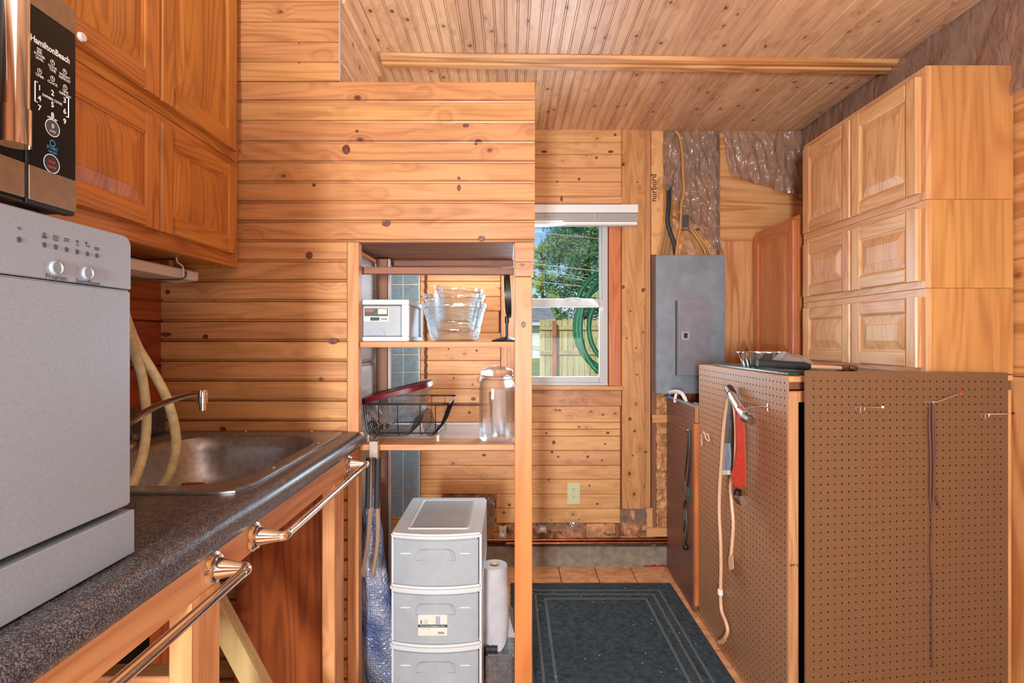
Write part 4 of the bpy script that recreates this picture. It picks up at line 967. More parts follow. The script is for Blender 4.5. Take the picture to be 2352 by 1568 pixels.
# ---------------------------------------------------------------- drawer tower
dt = thing('drawer_tower', 'white plastic three-drawer tower in the partition opening', 'drawers', (-10, 80, 0))
xa, xb, ya, yb = -16.25, -3.9, 72.1, 88.2; xm = (xa+xb)/2
def bow(x, d=.9): return -d*(1-((x-xm)/((xb-xa)/2))**2)
def slab(xa, xb, ya, yb, z0, z1, mat, par, name, d=.9, bev=.12, r=.5, sm=50):
    xs = [xa+(xb-xa)*i/14 for i in range(15)]
    ring = [(x, ya+bow(x, d)) for x in xs]+[(xb, yb), (xa, yb)]
    return MB().loft([[Vector((x, y, z)) for x, y in ring] for z in (z0, z1)]).build(name, mat, par, bevel=bev, seg=2, smooth=sm)
slab(xa, xb, ya, yb, 26.0, 26.7, M['plasticw'], dt, 'top', bev=.25)
tp = MB(); 
def inset(o_, z):
    return [Vector((x, y, z)) for x, y in rrect(xa+1.9+o_, xb-1.7-o_, ya+1.3+o_, yb-1.4-o_, .5, 4)]
tp.loft([inset(0, 26.7), inset(.12, 26.86), inset(.35, 26.86), inset(.5, 26.72), inset(.6, 26.3)], (False, False)); tp.build('top_moulding', M['plasticw'], dt, smooth=40)
XYZ(xa+2.45, xb-2.25, ya+1.8, yb-1.9, 26.5, 26.73).build('lid_inset', M['frost'], dt, bevel=.03)
zs = [(19.7, 26.0), (11.9, 18.7), (4.1, 10.9)]
for z0, z1 in ((18.7, 19.7), (10.9, 11.9), (3.1, 4.1)): slab(xa-.12, xb+.05, ya-.1, yb, z0, z1, M['plasticw'], dt, 'rim', 1.0, .3)
for x in (xa, xb-.35): XYZ(x, x+.35, ya+.5, yb, 3, 26.2).build('side_wall', M['plasticw'], dt, bevel=.05)
XYZ(xa, xb, yb-.3, yb, 3, 26.2).build('back_wall', M['plasticw'], dt)
for k, (z0, z1) in enumerate(zs):
    do = slab(xa+.4, xb-.45, ya+.15, yb-1, z0+.03, z1-.05, M['frost'], dt, 'drawer', .85, .15)
    # handle recess: a raised lip with a scoop
    zt = z1-1.55
    pl = [Vector((x, ya+.12+bow(x, .85)-h, z)) for x, z, h in ()]
    b = MB(); n = 16
    ptsL = [(xm-2.75+.0, zt-1.2), (xm-2.6, zt-.3), (xm-2.2, zt+.15), (xm-1.6, zt+.3), (xm+1.6, zt+.3), (xm+2.2, zt+.15), (xm+2.6, zt-.3), (xm+2.75, zt-1.2)]
    for off in (0,): b.loft([[Vector((x, ya+.15+bow(x, .85)-h, z)) for x, z in ptsL] for h in (0, .14)]+[[Vector((x, ya+.15+bow(x, .85)-.02, z-.02)) for x, z in [(xm+(p_[0]-xm)*.94, p_[1]-.15) for p_ in ptsL]]])
    b.build('handle_lip', M['frost'], do, smooth=40)
    b = MB()
    for s0, s1 in ((xa+1.4, xm-2.8), (xm+2.8, xb-1.5)):
        b.box(s0, s1, ya+.06+bow((s0+s1)/2, .85)+.02, ya+.5, zt-.5, zt-.3)
    b.build('ridge', M['plasticw'], do, bevel=.04)
xa_, xb_, z0, z1 = (960-1172)/17.15, (1027-1172)/17.15, CZ-(1461-778)/17.15, CZ-(1413-778)/17.15
yl = ya+.15+bow((xa_+xb_)/2, .85)-.1
lb = XYZ(xa_, xb_, yl, yl+.25, z0, z1).build('paper_label', M['labelc'], [c for c in dt.children if c.name.startswith('drawer')][1])
hh = z1-z0
XYZ(xa_, xb_, yl-.01, yl, z0+hh*.40, z0+hh*.53).build('printed_band', M['navy'], lb)
XYZ(xa_+2.35, xa_+2.95, yl-.01, yl, z0+hh*.55, z0+hh*.93).build('picture', M['frost2'], lb)
b = MB()
for k in range(10): b.box(xa_+2.65+k*.085, xa_+2.65+k*.085+.05, yl-.01, yl, z0+hh*.08, z0+hh*.19)
b.build('barcode', M['blackprint'], lb)
ux, uz = (1, 0, 0), (0, 0, 1)
text('3', .62, (xa_+.4, yl, z0+hh*.65), ux, uz, M['blackprint'], lb, bold=.03, align='CENTER')
text('DRAWERS', .15, (xa_+.7, yl, z0+hh*.74), ux, uz, M['blackprint'], lb); text('TIROIRS', .15, (xa_+.7, yl, z0+hh*.66), ux, uz, M['blackprint'], lb); text('CAJONES', .15, (xa_+.7, yl, z0+hh*.58), ux, uz, M['blackprint'], lb)
text('Cart | Tour de Rangement | Carro', .24, ((xa_+xb_)/2, yl-.01, z0+hh*.465), ux, uz, M['white'], lb, align='CENTER', bold=.01)
text('24 x 12 x 15 in', .15, (xa_+.6, yl, z0+hh*.33), ux, uz, M['greyprint'], lb)
for x, y in ((-15, 73.5), (-5, 73.5), (-15, 87), (-5, 87)):
    MB().lathe([(.01, -.4), (.9, -.4), (1, -.2), (1, .2), (.9, .4), (.01, .4)], (x, y, 1.0), 'x', 18).box(x-.3, x+.3, y-.5, y+.5, 1.2, 3.1).build('caster', M['black'], dt, smooth=True)
# tread plate box, paper towels, small canister
tr = thing('tread_plate_box', 'grey box covered in diamond tread plate on the floor behind the tower', 'box', (-1.4, 84, 0))
XYZ(-3.6, .55, 77.4, 92, .05, 6.9).build('body', M['tread'], tr, bevel=.3, seg=2)
b = MB()
for i in range(6):
    for j in range(15):
        cx_, cy_, a = -3.3+i*.72, 77.9+j*.9, math.radians(40 if (i+j) % 2 else -40)
        dx, dy = .3*math.cos(a), .3*math.sin(a); nx, ny = -.07*math.sin(a), .07*math.cos(a)
        b.add([(cx_-dx, cy_-dy, 6.9), (cx_+nx, cy_+ny, 6.9), (cx_+dx, cy_+dy, 6.9), (cx_-nx, cy_-ny, 6.9), (cx_-dx*.5, cy_-dy*.5, 6.97), (cx_+dx*.5, cy_+dy*.5, 6.97)], [(0, 1, 4), (1, 2, 5), (1, 5, 4), (2, 3, 5), (3, 0, 4), (3, 4, 5)])
    for j in range(8):
        cx_, cz_, a = -3.3+i*.72, .6+j*.8, math.radians(40 if (i+j) % 2 else -40)
        dx, dz = .3*math.cos(a), .3*math.sin(a); nx, nz = -.07*math.sin(a), .07*math.cos(a)
        b.add([(cx_-dx, 77.4, cz_-dz), (cx_+nx, 77.4, cz_+nz), (cx_+dx, 77.4, cz_+dz), (cx_-nx, 77.4, cz_-nz), (cx_-dx*.5, 77.33, cz_-dz*.5), (cx_+dx*.5, 77.33, cz_+dz*.5)], [(0, 1, 4), (1, 2, 5), (1, 5, 4), (2, 3, 5), (3, 0, 4), (3, 4, 5)])
b.build('tread_pattern', M['tread'], tr)['kind'] = 'stuff'
pr_ = thing('paper_towel_roll', 'white paper towel roll with its loose sheet hanging, behind the drawer tower', 'paper towels', (-2.4, 81.4, 6.95))
c_ = (-2.42, 81.4)
MB().lathe([(.75, 7.0), (1.95, 7.0), (1.98, 7.1), (1.98, 18.3), (1.9, 18.45), (.75, 18.45)], (c_[0], c_[1], 0), 'z', 36).build('roll', M['towel'], pr_, smooth=35)
MB().lathe([(.75, 18.4), (.72, 18.45), (.7, 18.4), (.7, 7)], (c_[0], c_[1], 0), 'z', 24).build('core', M['kraft'], pr_, smooth=True)
def sheetf(u, v):
    z = 18.3-11.0*v; a = math.radians(-170+150*u); r = 2.02+.9*v*v*(.3+abs(math.sin(u*5+v*2)))*(.4+u)
    return (c_[0]+r*math.cos(a)*(1+.12*v), c_[1]+r*math.sin(a), z+(.9*math.sin(u*9)*v))
MB().grid(sheetf, 30, 16).build('loose_sheet', M['towel'], pr_, smooth=180)
MB().lathe([(.01, 0), (.5, 0), (.5, .5), (.42, .55), (.42, .8), (.5, .85), (.5, 2.2), (.01, 2.2)], (-5.6+1.3, 79.3, 7.45), 'x', 20)
tag(MB().lathe([(.01, 0), (.45, 0), (.45, .5), (.36, .55), (.36, .75), (.45, .8), (.45, 1.7), (.01, 1.7)], (-4.35+.75, 78.2, 7.37), 'x', 20).build('small_canister', M['rubber'], smooth=True), 'small dark canister lying at the foot of the paper towel roll', 'canister')
# mat
mt = thing('floor_mat', 'dark blue-grey floor mat with three pale border lines and lint', 'mat', (17.3, 86, 0))
def wob(v, s_): return .12*noise.noise(Vector((v*.3, s_, 1)))
b = MB(); n = 60
X0m, X1m, Y0m, Y1m = .05, 34.6, 55, 114.8
edge = [Vector((X0m+(X1m-X0m)*i/20, Y1m+wob(i*2, 1), 0)) for i in range(21)]+[Vector((X1m+wob(i, 2), Y1m-(Y1m-Y0m)*i/30, 0)) for i in range(1, 31)]+[Vector((X0m, Y0m, 0))]
b.loft([[Vector((p.x, p.y, z)) for p in edge] for z in (.02, .3)]).build('carpet', M['mat'], mt, bevel=.06)
def band(off, w_, nm='border_line'):
    o = MB(); a0, a1, b1 = X0m+off, X1m-off, Y1m-off
    o.box(a0, a1, b1-w_, b1, .28, .335).box(a1-w_, a1, Y0m, b1-w_, .28, .335).box(a0, a0+w_, Y0m, b1-w_, .28, .335)
    o.build(nm, M['matline'], mt)
band(3.2, .45); band(4.9, .45); band(6.8, .5)
b = MB()
for k in range(150):
    x, y, r = random.uniform(2, 33.5), random.uniform(60, 113), random.choice((.03, .04, .05, .09))
    b.add([(x-r, y-r, .345), (x+r, y-r, .345), (x+r*1.3, y+r, .345), (x-r, y+r*1.2, .345)], [(0, 1, 2, 3)])
b.build('lint', M['lint'], mt)['kind'] = 'stuff'

# ---------------------------------------------------------------- electrical panel and cables
ep = thing('electrical_panel', 'grey electrical breaker panel on the far wall', 'panel', (40.7, YW, 40.5))
sE = 10.15; ye = 1220/sE
def xe(px): return (px-1172)/sE
def ze(py): return CZ-(py-778)/sE
XYZ(xe(1507)+.3, xe(1664)-.3, ye+.15, YW-.25, ze(903)+.2, ze(586)-.2).build('box', M['panelgrey'], ep)
XYZ(xe(1507), xe(1666), ye, ye+.18, ze(904), ze(585)).build('cover', M['panelgrey'], ep, bevel=.08)
dd_ = XYZ(xe(1546), xe(1628)+.3, ye-.12, ye, ze(866), ze(682)).build('door_frame', M['panelgrey2'], ep, bevel=.05)
m = MB(); m.T = Matrix.Translation((xe(1626), ye-.15, 0)) @ Matrix.Rotation(math.radians(6), 4, 'Z'); m.box(-7.1, 0, -.3, 0, ze(862), ze(686)); m.build('breaker_door', M['panelgrey2'], ep, bevel=.08)
XYZ(xe(1550), xe(1554.5), ye-.2, ye-.1, ze(862), ze(690)).build('door_shadow_strip', M['greyprint'], ep)  # dark strip painted as the shadow beside the ajar door
XYZ(xe(1562), xe(1580), ye-1.15, ye-.6, ze(781), ze(761)).build('latch', M['frost'], ep, bevel=.05)
XYZ(xe(1567), xe(1575), ye-1.25, ye-1.1, ze(776), ze(765)).build('latch_slide', M['blackprint'], ep)
for px, py in ((1518, 594), (1656, 593), (1516, 741), (1654, 742), (1515, 894)):
    MB().lathe([(.01, -.12), (.15, -.1), (.22, 0)], (xe(px), ye, ze(py)), 'y', 12).build('screw', M['zinc'], ep, smooth=True)
cb = MB(); 
def cable(label, pts, r, mat, name='cable', Y=YW-2.2, group=None):
    return tag(MB().tube([P(a, b_, Y+(d_[0] if d_ else 0)) for a, b_, *d_ in pts], r, 8, sub=4).build(name, mat, smooth=True), label, 'cable', group)
gY = 'bundle of tan cables left of the panel top'
for k in range(6):
    cable('tan cable in the bundle dropping into the left of the breaker panel', [(1526+k*3.2, 425, 1.2), (1529+k*2.6, 480), (1524+k*3.5, 530), (1513+k*4.2, 587, .8)], .27, (M['yellow'], M['yellow2'])[k % 2], group=gY, Y=YW-1.6-.3*(k % 2))
cable('thick black cable curving into the top of the breaker panel', [(1537, 425, 1.2), (1536, 470), (1533, 505), (1540, 535), (1549, 560), (1552, 588, .8)], .5, M['rubber'], Y=YW-2.4)
cable('single tan cable hanging over the clear plastic down to the panel', [(1552, 301), (1561, 315), (1567, 350), (1569, 400), (1571, 440), (1565, 470), (1563, 520), (1557, 555), (1553, 588)], .3, M['yellow'], Y=YW-3.1)
for k in range(3):
    cable('tan cable entering the breaker panel at its right corner', [(1585+k*3, 525, .4), (1600+k*4, 545), (1616+k*5, 570), (1622+k*6, 588)], .24, (M['yellow'], M['yellow2'])[k % 2], group='tan cables at the right corner of the panel', Y=YW-2.3)
cable('short tan cable crossing behind the black cable', [(1535, 492, .5), (1550, 499), (1566, 508)], .2, M['yellow2'], Y=YW-1.9)
# ---------------------------------------------------------------- pegboards
def pegmesh(nu, nv, fn, r=.11, th=.22, u0=0, v0=0, W_=None, H_=None):
    """perforated board: fn(u, v, depth) -> point; real holes on a one inch grid"""
    m = MB()
    for i in range(nu):
        for j in range(nv):
            a, b = u0+i, v0+j; c = (a+.5, b+.5)
            o_ = [(a, b), (c[0], b), (a+1, b), (a+1, c[1]), (a+1, b+1), (c[0], b+1), (a, b+1), (a, c[1])]
            q_ = [(c[0]+r*math.cos(math.radians(225+45*k)), c[1]+r*math.sin(math.radians(225+45*k))) for k in range(8)]
            vs = [fn(x, y, 0) for x, y in o_+q_]+[fn(x, y, th) for x, y in q_]
            fs = []
            m.cur = 0; m.add(vs, [(k, (k+1) % 8, 8+(k+1) % 8, 8+k) for k in range(8)])
            m.cur = 1; m.add(vs[8:], [(k, (k+1) % 8, 8+(k+1) % 8, 8+k) for k in range(8)]); m.cur = 0
    U0, V0 = u0, v0; U1, V1 = u0+nu, v0+nv
    if W_: 
        for (a0, a1, b0, b1) in ((0, u0, 0, H_), (U1, W_, 0, H_), (u0, U1, 0, v0), (u0, U1, V1, H_)):
            if a1-a0 > .001 and b1-b0 > .001: m.add([fn(a0, b0, 0), fn(a1, b0, 0), fn(a1, b1, 0), fn(a0, b1, 0)], [(0, 1, 2, 3)])
        U0, V0, U1, V1 = 0, 0, W_, H_
    e_ = [(U0, V0), (U1, V0), (U1, V1), (U0, V1)]
    for k in range(4):
        (a, b), (c, d) = e_[k], e_[(k+1) % 4]; m.add([fn(a, b, 0), fn(c, d, 0), fn(c, d, th), fn(a, b, th)], [(0, 1, 2, 3)])
    return m
# the box: side board faces the viewer's left
bx = thing('pegboard_box', 'waist-high timber box with a pegboard side and pale top', 'cabinet', (52, 85, 0))
XS = 36.1
pegmesh(32, 47, lambda u, v, d: (XS+d, 69.2+u, v+.4), W_=32.4, H_=47.6, u0=.2, v0=.3, r=.135).build('side_pegboard', [M['pegt'], M['pegshade']], bx, normals=False)
LW, LWx, LWy = wood('lumber', 'z'), wood('lumber', 'x'), wood('lumber', 'y')
plank(bx, XS+.24, 37.6, 69.2, 70.7, 0, 46.1, LW, .08, 'frame_upright')
plank(bx, XS+.24, 37.6, 100, 101.5, 0, 46.1, LW, .08, 'frame_upright')
plank(bx, 66.0, 67.7, 71.7, 73.1, 0, 46.1, LW, .08, 'frame_upright')
def slant(name, x0, x1, y0, y1, z0, z1, mat, back=None):
    f = lambda x: (x-36)*.078
    m = MB(); m.loft([[Vector((x0, y0+f(x0), z)), Vector((x1, y0+f(x1), z)), Vector((x1, (back or y1+f(x1)), z)), Vector((x0, (back or y1+f(x0)), z))] for z in (z0, z1)])
    return m.build(name, mat, bx, bevel=.06)
slant('frame_rail', XS+.24, 67.7, 69.3, 70.6, 44.7, 46.15, LWx)
slant('sub_top', XS+.24, 67.5, 70.2, 0, 46.3, 47.3, wood('brownwood', 'y'), 101)
slant('top', XS+.05, 67.9, 69.2, 0, 47.35, 48.1, LWy, 101.5)
XYZ(38.2, 68, 100.9, 101.4, 0, 46).build('back_panel', M['shadevoid'], bx)  # back and floor blackened to paint in the shade inside the box
XYZ(36.6, 67.5, 72, 101, .05, .6).build('floor_panel', M['shadevoid'], bx)
text('SPF 2', .5, (36.95, 69.2, 23.5), (1, 0, 0), (0, 0, 1), M['blackprint'], bx, align='CENTER', bold=.02)
# front board
TH = math.radians(9.5); A0 = Vector((36.75, 66.1)); 
def fb(u, v, d=0): return (A0.x+u*math.cos(TH)-d*math.sin(TH), A0.y+u*math.sin(TH)+d*math.cos(TH), .6+v*1.0+(-.018*u))
fpb = thing('pegboard_sheet', 'brown pegboard sheet leaning across the front of the box, right foreground', 'pegboard', (52, 68.5, .6))
pegmesh(29, 47, lambda u, v, d: fb(u, v, d), u0=.62, v0=.7, W_=30.3, H_=48.4, r=.125).build('board', [M['peg'], M['pegshade']], fpb, normals=False)
def uv_(px, py):
    k = px-1172; u = (1220*A0.x-k*A0.y)/(k*math.sin(TH)-1220*math.cos(TH)); Y = A0.y+u*math.sin(TH); return u, CZ-(py-778)*Y/1220
def on_fb(px, py, n=0):
    u, z = uv_(px, py); p = fb(u, 0, -n); return Vector((p[0], p[1], z))
def fbp(px, py, n):  # board point moved n inches out of the board
    return on_fb(px, py, n)
def hook(label, px, py, lx, ly, tip=None):
    t = thing('pegboard_hook', label, 'hook', fbp(px, py, 0), 'hooks on the front pegboard')
    a = fbp(px, py, .12)
    R_ = Vector((math.cos(TH), math.sin(TH), 0)); U_ = Vector((0, 0, 1)); O_ = Vector((math.sin(TH), -math.cos(TH), 0))
    m = MB().tube([a-R_*.7, a, a+R_*.7], .09, 6).tube([a+U_*0, a-U_*.2, a-U_*.75], .09, 6).tube([a-R_*.7, a-R_*.55-U_*.5, a-U_*.7+O_*.1, a+R_*.55-U_*.5, a+R_*.7], .06, 6, sub=3)
    e_ = a+R_*lx+O_*1.9+U_*ly
    m.tube([a+R_*.2, a+R_*.3*lx+O_*.5+U_*.05, e_-O_*.3, e_, e_+U_*.12], .07, 6); m.build('wire', M['zinc'], t, smooth=True)
    if tip: MB().sph(e_+U_*.1, .17, 10).build('tip', M[tip], t, smooth=True)
hook('left hook on the front pegboard with a pale bead tip', 1974, 934, 1.4, .1, 'white')
hook('middle hook on the front pegboard with a red tip, cord hanging on it', 2132, 922, 2.6, 1.1, 'red')
hook('right hook on the front pegboard with a black tip', 2260, 950, 2.0, .2, 'black')
for k, (a, b) in enumerate(((2050, 984), (2098, 1001), (2002, 1021), (2222, 982), (1988, 1150), (2037, 1167), (2226, 1248))):
    for dx in (0, 16):
        p0 = fbp(a+dx-2, b+1, -.05); O_ = Vector((math.sin(TH)+.25, -math.cos(TH), .35)).normalized()
        tag(MB().tube([p0, p0+O_*.32], .075, 6).build('board_pin', M['zinc']), 'small metal pin poking through the front pegboard', 'pin', 'pins in the front pegboard')
m = MB(); pth = [(2131, 926), (2130, 980), (2133, 1060), (2132, 1130), (2136, 1200), (2133, 1280), (2138, 1345), (2135, 1400), (2137, 1460), (2136, 1490), (2138, 1530)]
m.tube([fbp(a, b, .25) for a, b in pth], .12, 7, sub=4)
m.tube([fbp(a, b, .3) for a, b in ((2138, 926), (2142, 980), (2144, 1050), (2140, 1100), (2143, 1135), (2154, 1166))], .12, 7, sub=4)
m.tube([fbp(a, b, .42) for a, b in ((2135, 924), (2136, 990), (2138, 1060), (2137, 1120), (2135, 1170))], .12, 7, sub=4)
tag(m.build('hanging_cord', M['browncord'], smooth=True), 'long brown cord hanging down the front pegboard from its middle hook', 'cord')
# the low board beside the far wall
b3 = thing('pegboard_door', 'low purple-brown pegboard on a timber edge in front of the far wall', 'pegboard', (35.9, 113, 0))
def s3(u, v, d): return (35.45+.95*u/20.4+d, 103.1+u, v+.1)
pegmesh(20, 39, s3, W_=20.4, H_=39.7, u0=.2, v0=.3, r=.12).build('board', [M['pegd'], M['pegshade']], b3, normals=False)
plank(b3, 35.6, 36.55, 102.3, 103.4, 1.5, 36.6, wood('amber', 'z'), .05, 'timber_edge')
plank(b3, 35.75, 36.4, 102.5, 103.4, 36.7, 39.9, wood('lumber', 'z'), .1, 'timber_edge')
plank(b3, 35.5, 36.5, 102.6, 123.2, 39.75, 40.1, M['panelgrey2'], .04, 'top_strip')
def sx(px, X): return 1220*X/(px-1172)
def onx(px, py, X):
    Y = sx(px, X); return Vector((X, Y, CZ-(py-778)*Y/1220))
bt = thing('elastic_cord', 'black bungee cord with a green clip and black ball on the low pegboard', 'cord', onx(1575, 988, 35.4))
c = onx
MB().tube([c(1573, 987, 35.5), c(1580, 987, 35.1)], .12, 6).build('hook', M['zinc'], bt)
MB().tube([c(a, b, 35.2) for a, b in ((1580, 988), (1579, 1040), (1574, 1090), (1575, 1125))], .14, 6, sub=3).tube([c(a, b, 35.3) for a, b in ((1583, 988), (1584, 1040), (1582, 1090), (1578, 1122))], .14, 6, sub=3).tube([c(a, b, 35.2) for a, b in ((1576, 1145), (1570, 1165), (1573, 1195), (1570, 1225), (1575, 1250))], .12, 6, sub=3).tube([c(a, b, 35.3) for a, b in ((1577, 1145), (1575, 1165), (1577, 1195), (1578, 1225), (1576, 1250))], .12, 6, sub=3).build('cord', M['black'], bt, smooth=True)
MB().tube([c(a, b, 35.1) for a, b in ((1573, 1118), (1581, 1122), (1582, 1140), (1577, 1148), (1570, 1140), (1569, 1125))], .13, 6, closed=True, sub=2).build('clip', M['greenc'], bt, smooth=True)
MB().sph(c(1575, 1256, 34.9), .62, 16).build('ball', M['black'], bt, smooth=True)
tc = thing('spring_clamp', 'white and blue plastic clamp sitting on top of the low pegboard', 'clamp', (36.2, 121, 40.1))
MB().tube([c(1538, 901, 36.2), c(1552, 899, 36.2), c(1566, 903, 36.2), c(1573, 914, 36.1)], [.5, .42], 10, sub=4).tube([c(1553, 905, 36.0), c(1551, 914, 35.7), c(1550, 924, 35.5)], .3, 8).tube([c(1573, 912, 36.2), c(1577, 922, 36.3)], .3, 8).build('body', M['white'], tc, smooth=True)
MB().tube([c(1532, 900, 36), c(1538, 905, 35.9), c(1534, 919, 35.7)], .26, 8, sub=3).build('lever', M['bluep2'], tc, smooth=True)
# wrapped roll standing in the gap
RG = []
for i in range(25):
    v = i/24; z = 21+19*v
    RG.append([Vector((37.9+(.9-.35*(v > .9))*math.cos(t)*(1+.2*noise.noise(Vector((math.cos(t)*2, z*.25, 3)))), 108+1.4*math.sin(t)*(1+.2*noise.noise(Vector((math.cos(t), z*.3, 8)))), z)) for t in [2*math.pi*k/20 for k in range(20)]])
tag(MB().loft(RG).build('wrapped_bundle', M['bag'], smooth=180), 'pale plastic wrapped bundle in the gap between the two pegboards', 'bundle')
tag(MB().box(37.2, 39.2, 106, 110, 0, 20.95).build('dark_case', M['black'], bevel=.2), 'tall narrow black case standing in the gap between the pegboards', 'case')

# ---------------------------------------------------------------- hung on the box side
def cs(px, py, out=0):  # out = inches off the side board
    return onx(px, py, XS-out)
hk = thing('board_hook', 'long wire hook on the side pegboard carrying the red tool', 'hook', cs(1765, 935, 0))
MB().tube([cs(1768, 935, -.1), cs(1762, 935, .15), cs(1745, 934, .6), cs(1722, 937, 2.2), cs(1706, 941, 3.6)], .14, 7).tube([cs(1762, 927, .12), cs(1763, 944, .12), cs(1765, 948, .1)], .13, 7).build('wire', M['zinc'], hk, smooth=True)
cl_ = thing('wire_clip', 'bent pale wire clip poking from the side pegboard edge near the low board', 'clip', cs(1614, 1012, 0))
MB().tube([cs(a, b, o_) for a, b, o_ in ((1612, 1022, .2), (1611, 1000, .5), (1617, 992, .8), (1622, 1008, .8), (1629, 1012, .4), (1626, 998, .5), (1615, 996, .5))], .14, 6, sub=3).build('wire', M['cord'], cl_, smooth=True)
rt = thing('red_hand_tool', 'red steel hand tool with chrome ends hanging on the side pegboard', 'tool', cs(1700, 1030, 2.5))
def ct_(px, py, out=2.6): return cs(px, py, out)
# chrome tube crossing the top
MB().tube([ct_(1677, 899, 1.2), ct_(1690, 922, 1.9), ct_(1704, 945, 2.6), ct_(1722, 964, 3.2)], [.55, .75], 14).build('cross_tube', M['zinc'], rt, smooth=True)
MB().tube([ct_(1674, 892, 1.1), ct_(1681, 903, 1.3)], .7, 12).build('tube_end', M['bronze'], rt, smooth=True)
MB().tube([ct_(1714, 958, 3.0), ct_(1726, 967, 3.5)], [.8, .62], 14).build('tube_end', M['bronze'], rt, smooth=True)
bd = MB(); sil = [(1693, 930), (1707, 931), (1711, 1000), (1714, 1116), (1708, 1123), (1707, 1113), (1703, 1113), (1703, 1122), (1688, 1118), (1682, 1106), (1681, 1085), (1688, 1066), (1693, 1030), (1691, 970)]
bd.loft([[ct_(a, b, o_) for a, b in sil] for o_ in (1.6, 1.7, 3.0, 3.1)]); bd.build('handle', M['red'], rt, bevel=.08)
XYZ(0, 1, 0, 1, 0, 1) if False else None
MB().tube([ct_(1694, 1125, 2.3), ct_(1694, 1140, 2.3), ct_(1699, 1148, 2.5), ct_(1711, 1150, 3.0)], [.5, .75], 14, sub=3).build('foot', M['bronze'], rt, smooth=True)
MB().tube([ct_(1697, 958, 2.2), ct_(1703, 962, 3.3), ct_(1716, 966, 3.6), ct_(1722, 963, 3.4)], .14, 6, sub=3).build('cable_tie', M['black'], rt, smooth=True)
pk = thing('bag_of_parts', 'slim dark and pale blue plastic pouch hanging behind the red tool', 'pouch', cs(1675, 1000, 1))
po = MB()
def pouch(u, v):
    py = 918+v*172; xl = 1672-14*v if v < .9 else 1659+ (v-.9)*10; xr = 1684+2*v
    a = cs(xl+(xr-xl)*u, py, .6+.9*math.sin(math.pi*u)+.15*noise.noise(Vector((u*3, v*9, 1)))); return a
po.grid(pouch, 8, 20).build('front', None or M['greyprint'], pk, smooth=180, normals=False)
po2 = MB().grid(lambda u, v: pouch(u*.96+.02, .58+v*.36)+Vector((-.05, 0, 0)), 8, 10); po2.build('pale_label', plain('steel_blue_print', (130, 152, 172), .3, 0, .2, 20), pk, smooth=180, normals=False)
po3 = MB().grid(lambda u, v: pouch(u, .94+v*.06)+Vector((-.06, 0, 0)), 8, 3); po3.build('white_hem', M['white'], pk, smooth=180, normals=False)
ec = thing('extension_cord', 'beige extension cord draped over the side pegboard hook, plug dangling low', 'cord', cs(1670, 1200, .5))
MB().tube([cs(a, b, .7) for a, b in ((1676, 912), (1670, 930), (1662, 985), (1657, 1060), (1653, 1120), (1652, 1180), (1655, 1240), (1656, 1300), (1655, 1358), (1657, 1400), (1668, 1430), (1671, 1450), (1664, 1466))], .28, 8, sub=5).tube([cs(a, b, 1.9 if b < 1100 else .8) for a, b in ((1677, 912), (1686, 935), (1690, 980), (1690, 1030), (1687, 1075), (1678, 1110), (1680, 1150), (1684, 1200), (1682, 1240), (1679, 1275))], .26, 8, sub=5).build('flex', M['cord'], ec, smooth=True)
MB().loft([[cs(a, b, o_) for a, b in ((1673, 1276), (1684, 1274), (1686, 1306), (1676, 1310), (1673, 1300))] for o_ in (.15, 1.1)]).build('socket', M['cord'], ec, bevel=.12)
pl_ = MB().loft([[cs(a, b, o_) for a, b in ((1663, 1463), (1670, 1470), (1660, 1480), (1648, 1478), (1647, 1471), (1655, 1468))] for o_ in (.2, 1.0)]).build('plug', M['cord'], ec, bevel=.12)
MB().tube([cs(1654, 1352, .7), cs(1655, 1366, .7)], .45, 8).build('tie', M['white'], ec)
# ---------------------------------------------------------------- on top of the box
tp_ = 48.1
gm = tag(XYZ(37.2, 54, 71.0, 97, tp_+.02, tp_+.4).build('cutting_mat', M['greenmat'], bevel=.08), 'dark green glass cutting board lying on the box top', 'board')
m = MB(); n = 48; R_ = []
for r, z in ((2.9, .42), (2.95, .5), (3.65, 2.6), (4.0, 2.65), (4.0, 2.75), (3.6, 2.72), (2.85, .55), (.1, .5)):
    fl2 = .13 if .5 < z < 2.62 else .04
    R_.append([Vector((42.0+(r+fl2*(1 if k % 2 else -1))*math.cos(2*math.pi*k/n), 88.5+(r+fl2*(1 if k % 2 else -1))*math.sin(2*math.pi*k/n), tp_+z)) for k in range(n)])
tag(m.loft(R_, (True, False)).build('foil_pan', M['foil']), 'round fluted foil pan on the green board', 'pan')
m = MB(); 
def bagf(u, v):
    a = 2*math.pi*u; r = (1-v)
    x = 43.2+4.3*r*math.cos(a); y = 82+3*r*math.sin(a); z = tp_+.45+2.6*(1-r**2.2)*(.75+.5*noise.noise(Vector((x*.5, y*.5, 3))))+.3*noise.noise(Vector((x*1.5, y*1.5, 5)))*v
    return (x, y, max(z, tp_+.45))
m.grid(bagf, 40, 16); tag(m.build('plastic_bag', M['bag'], smooth=20), 'crumpled clear plastic bag heaped on the green board', 'bag')
hm = thing('long_hammer', 'hammer with a black rubber grip lying across the front of the box top', 'hammer', (41, 74.5, tp_+.4))
MB().tube([(34.7, 74.6, tp_+1.5), (34.9, 74.6, tp_+1.5), (35.6, 74.6, tp_+1.45), (38.5, 74.6, tp_+1.25), (41.4, 74.7, tp_+1.05), (42.1, 74.7, tp_+1.0)], [.5, .66, .6, .56, .6, .4], 14).build('grip', M['rubber'], hm, smooth=True)
MB().tube([(42.0, 74.7, tp_+1.0), (47.2, 75.2, tp_+.75)], .3, 10).build('shaft', M['cord'], hm, smooth=True)
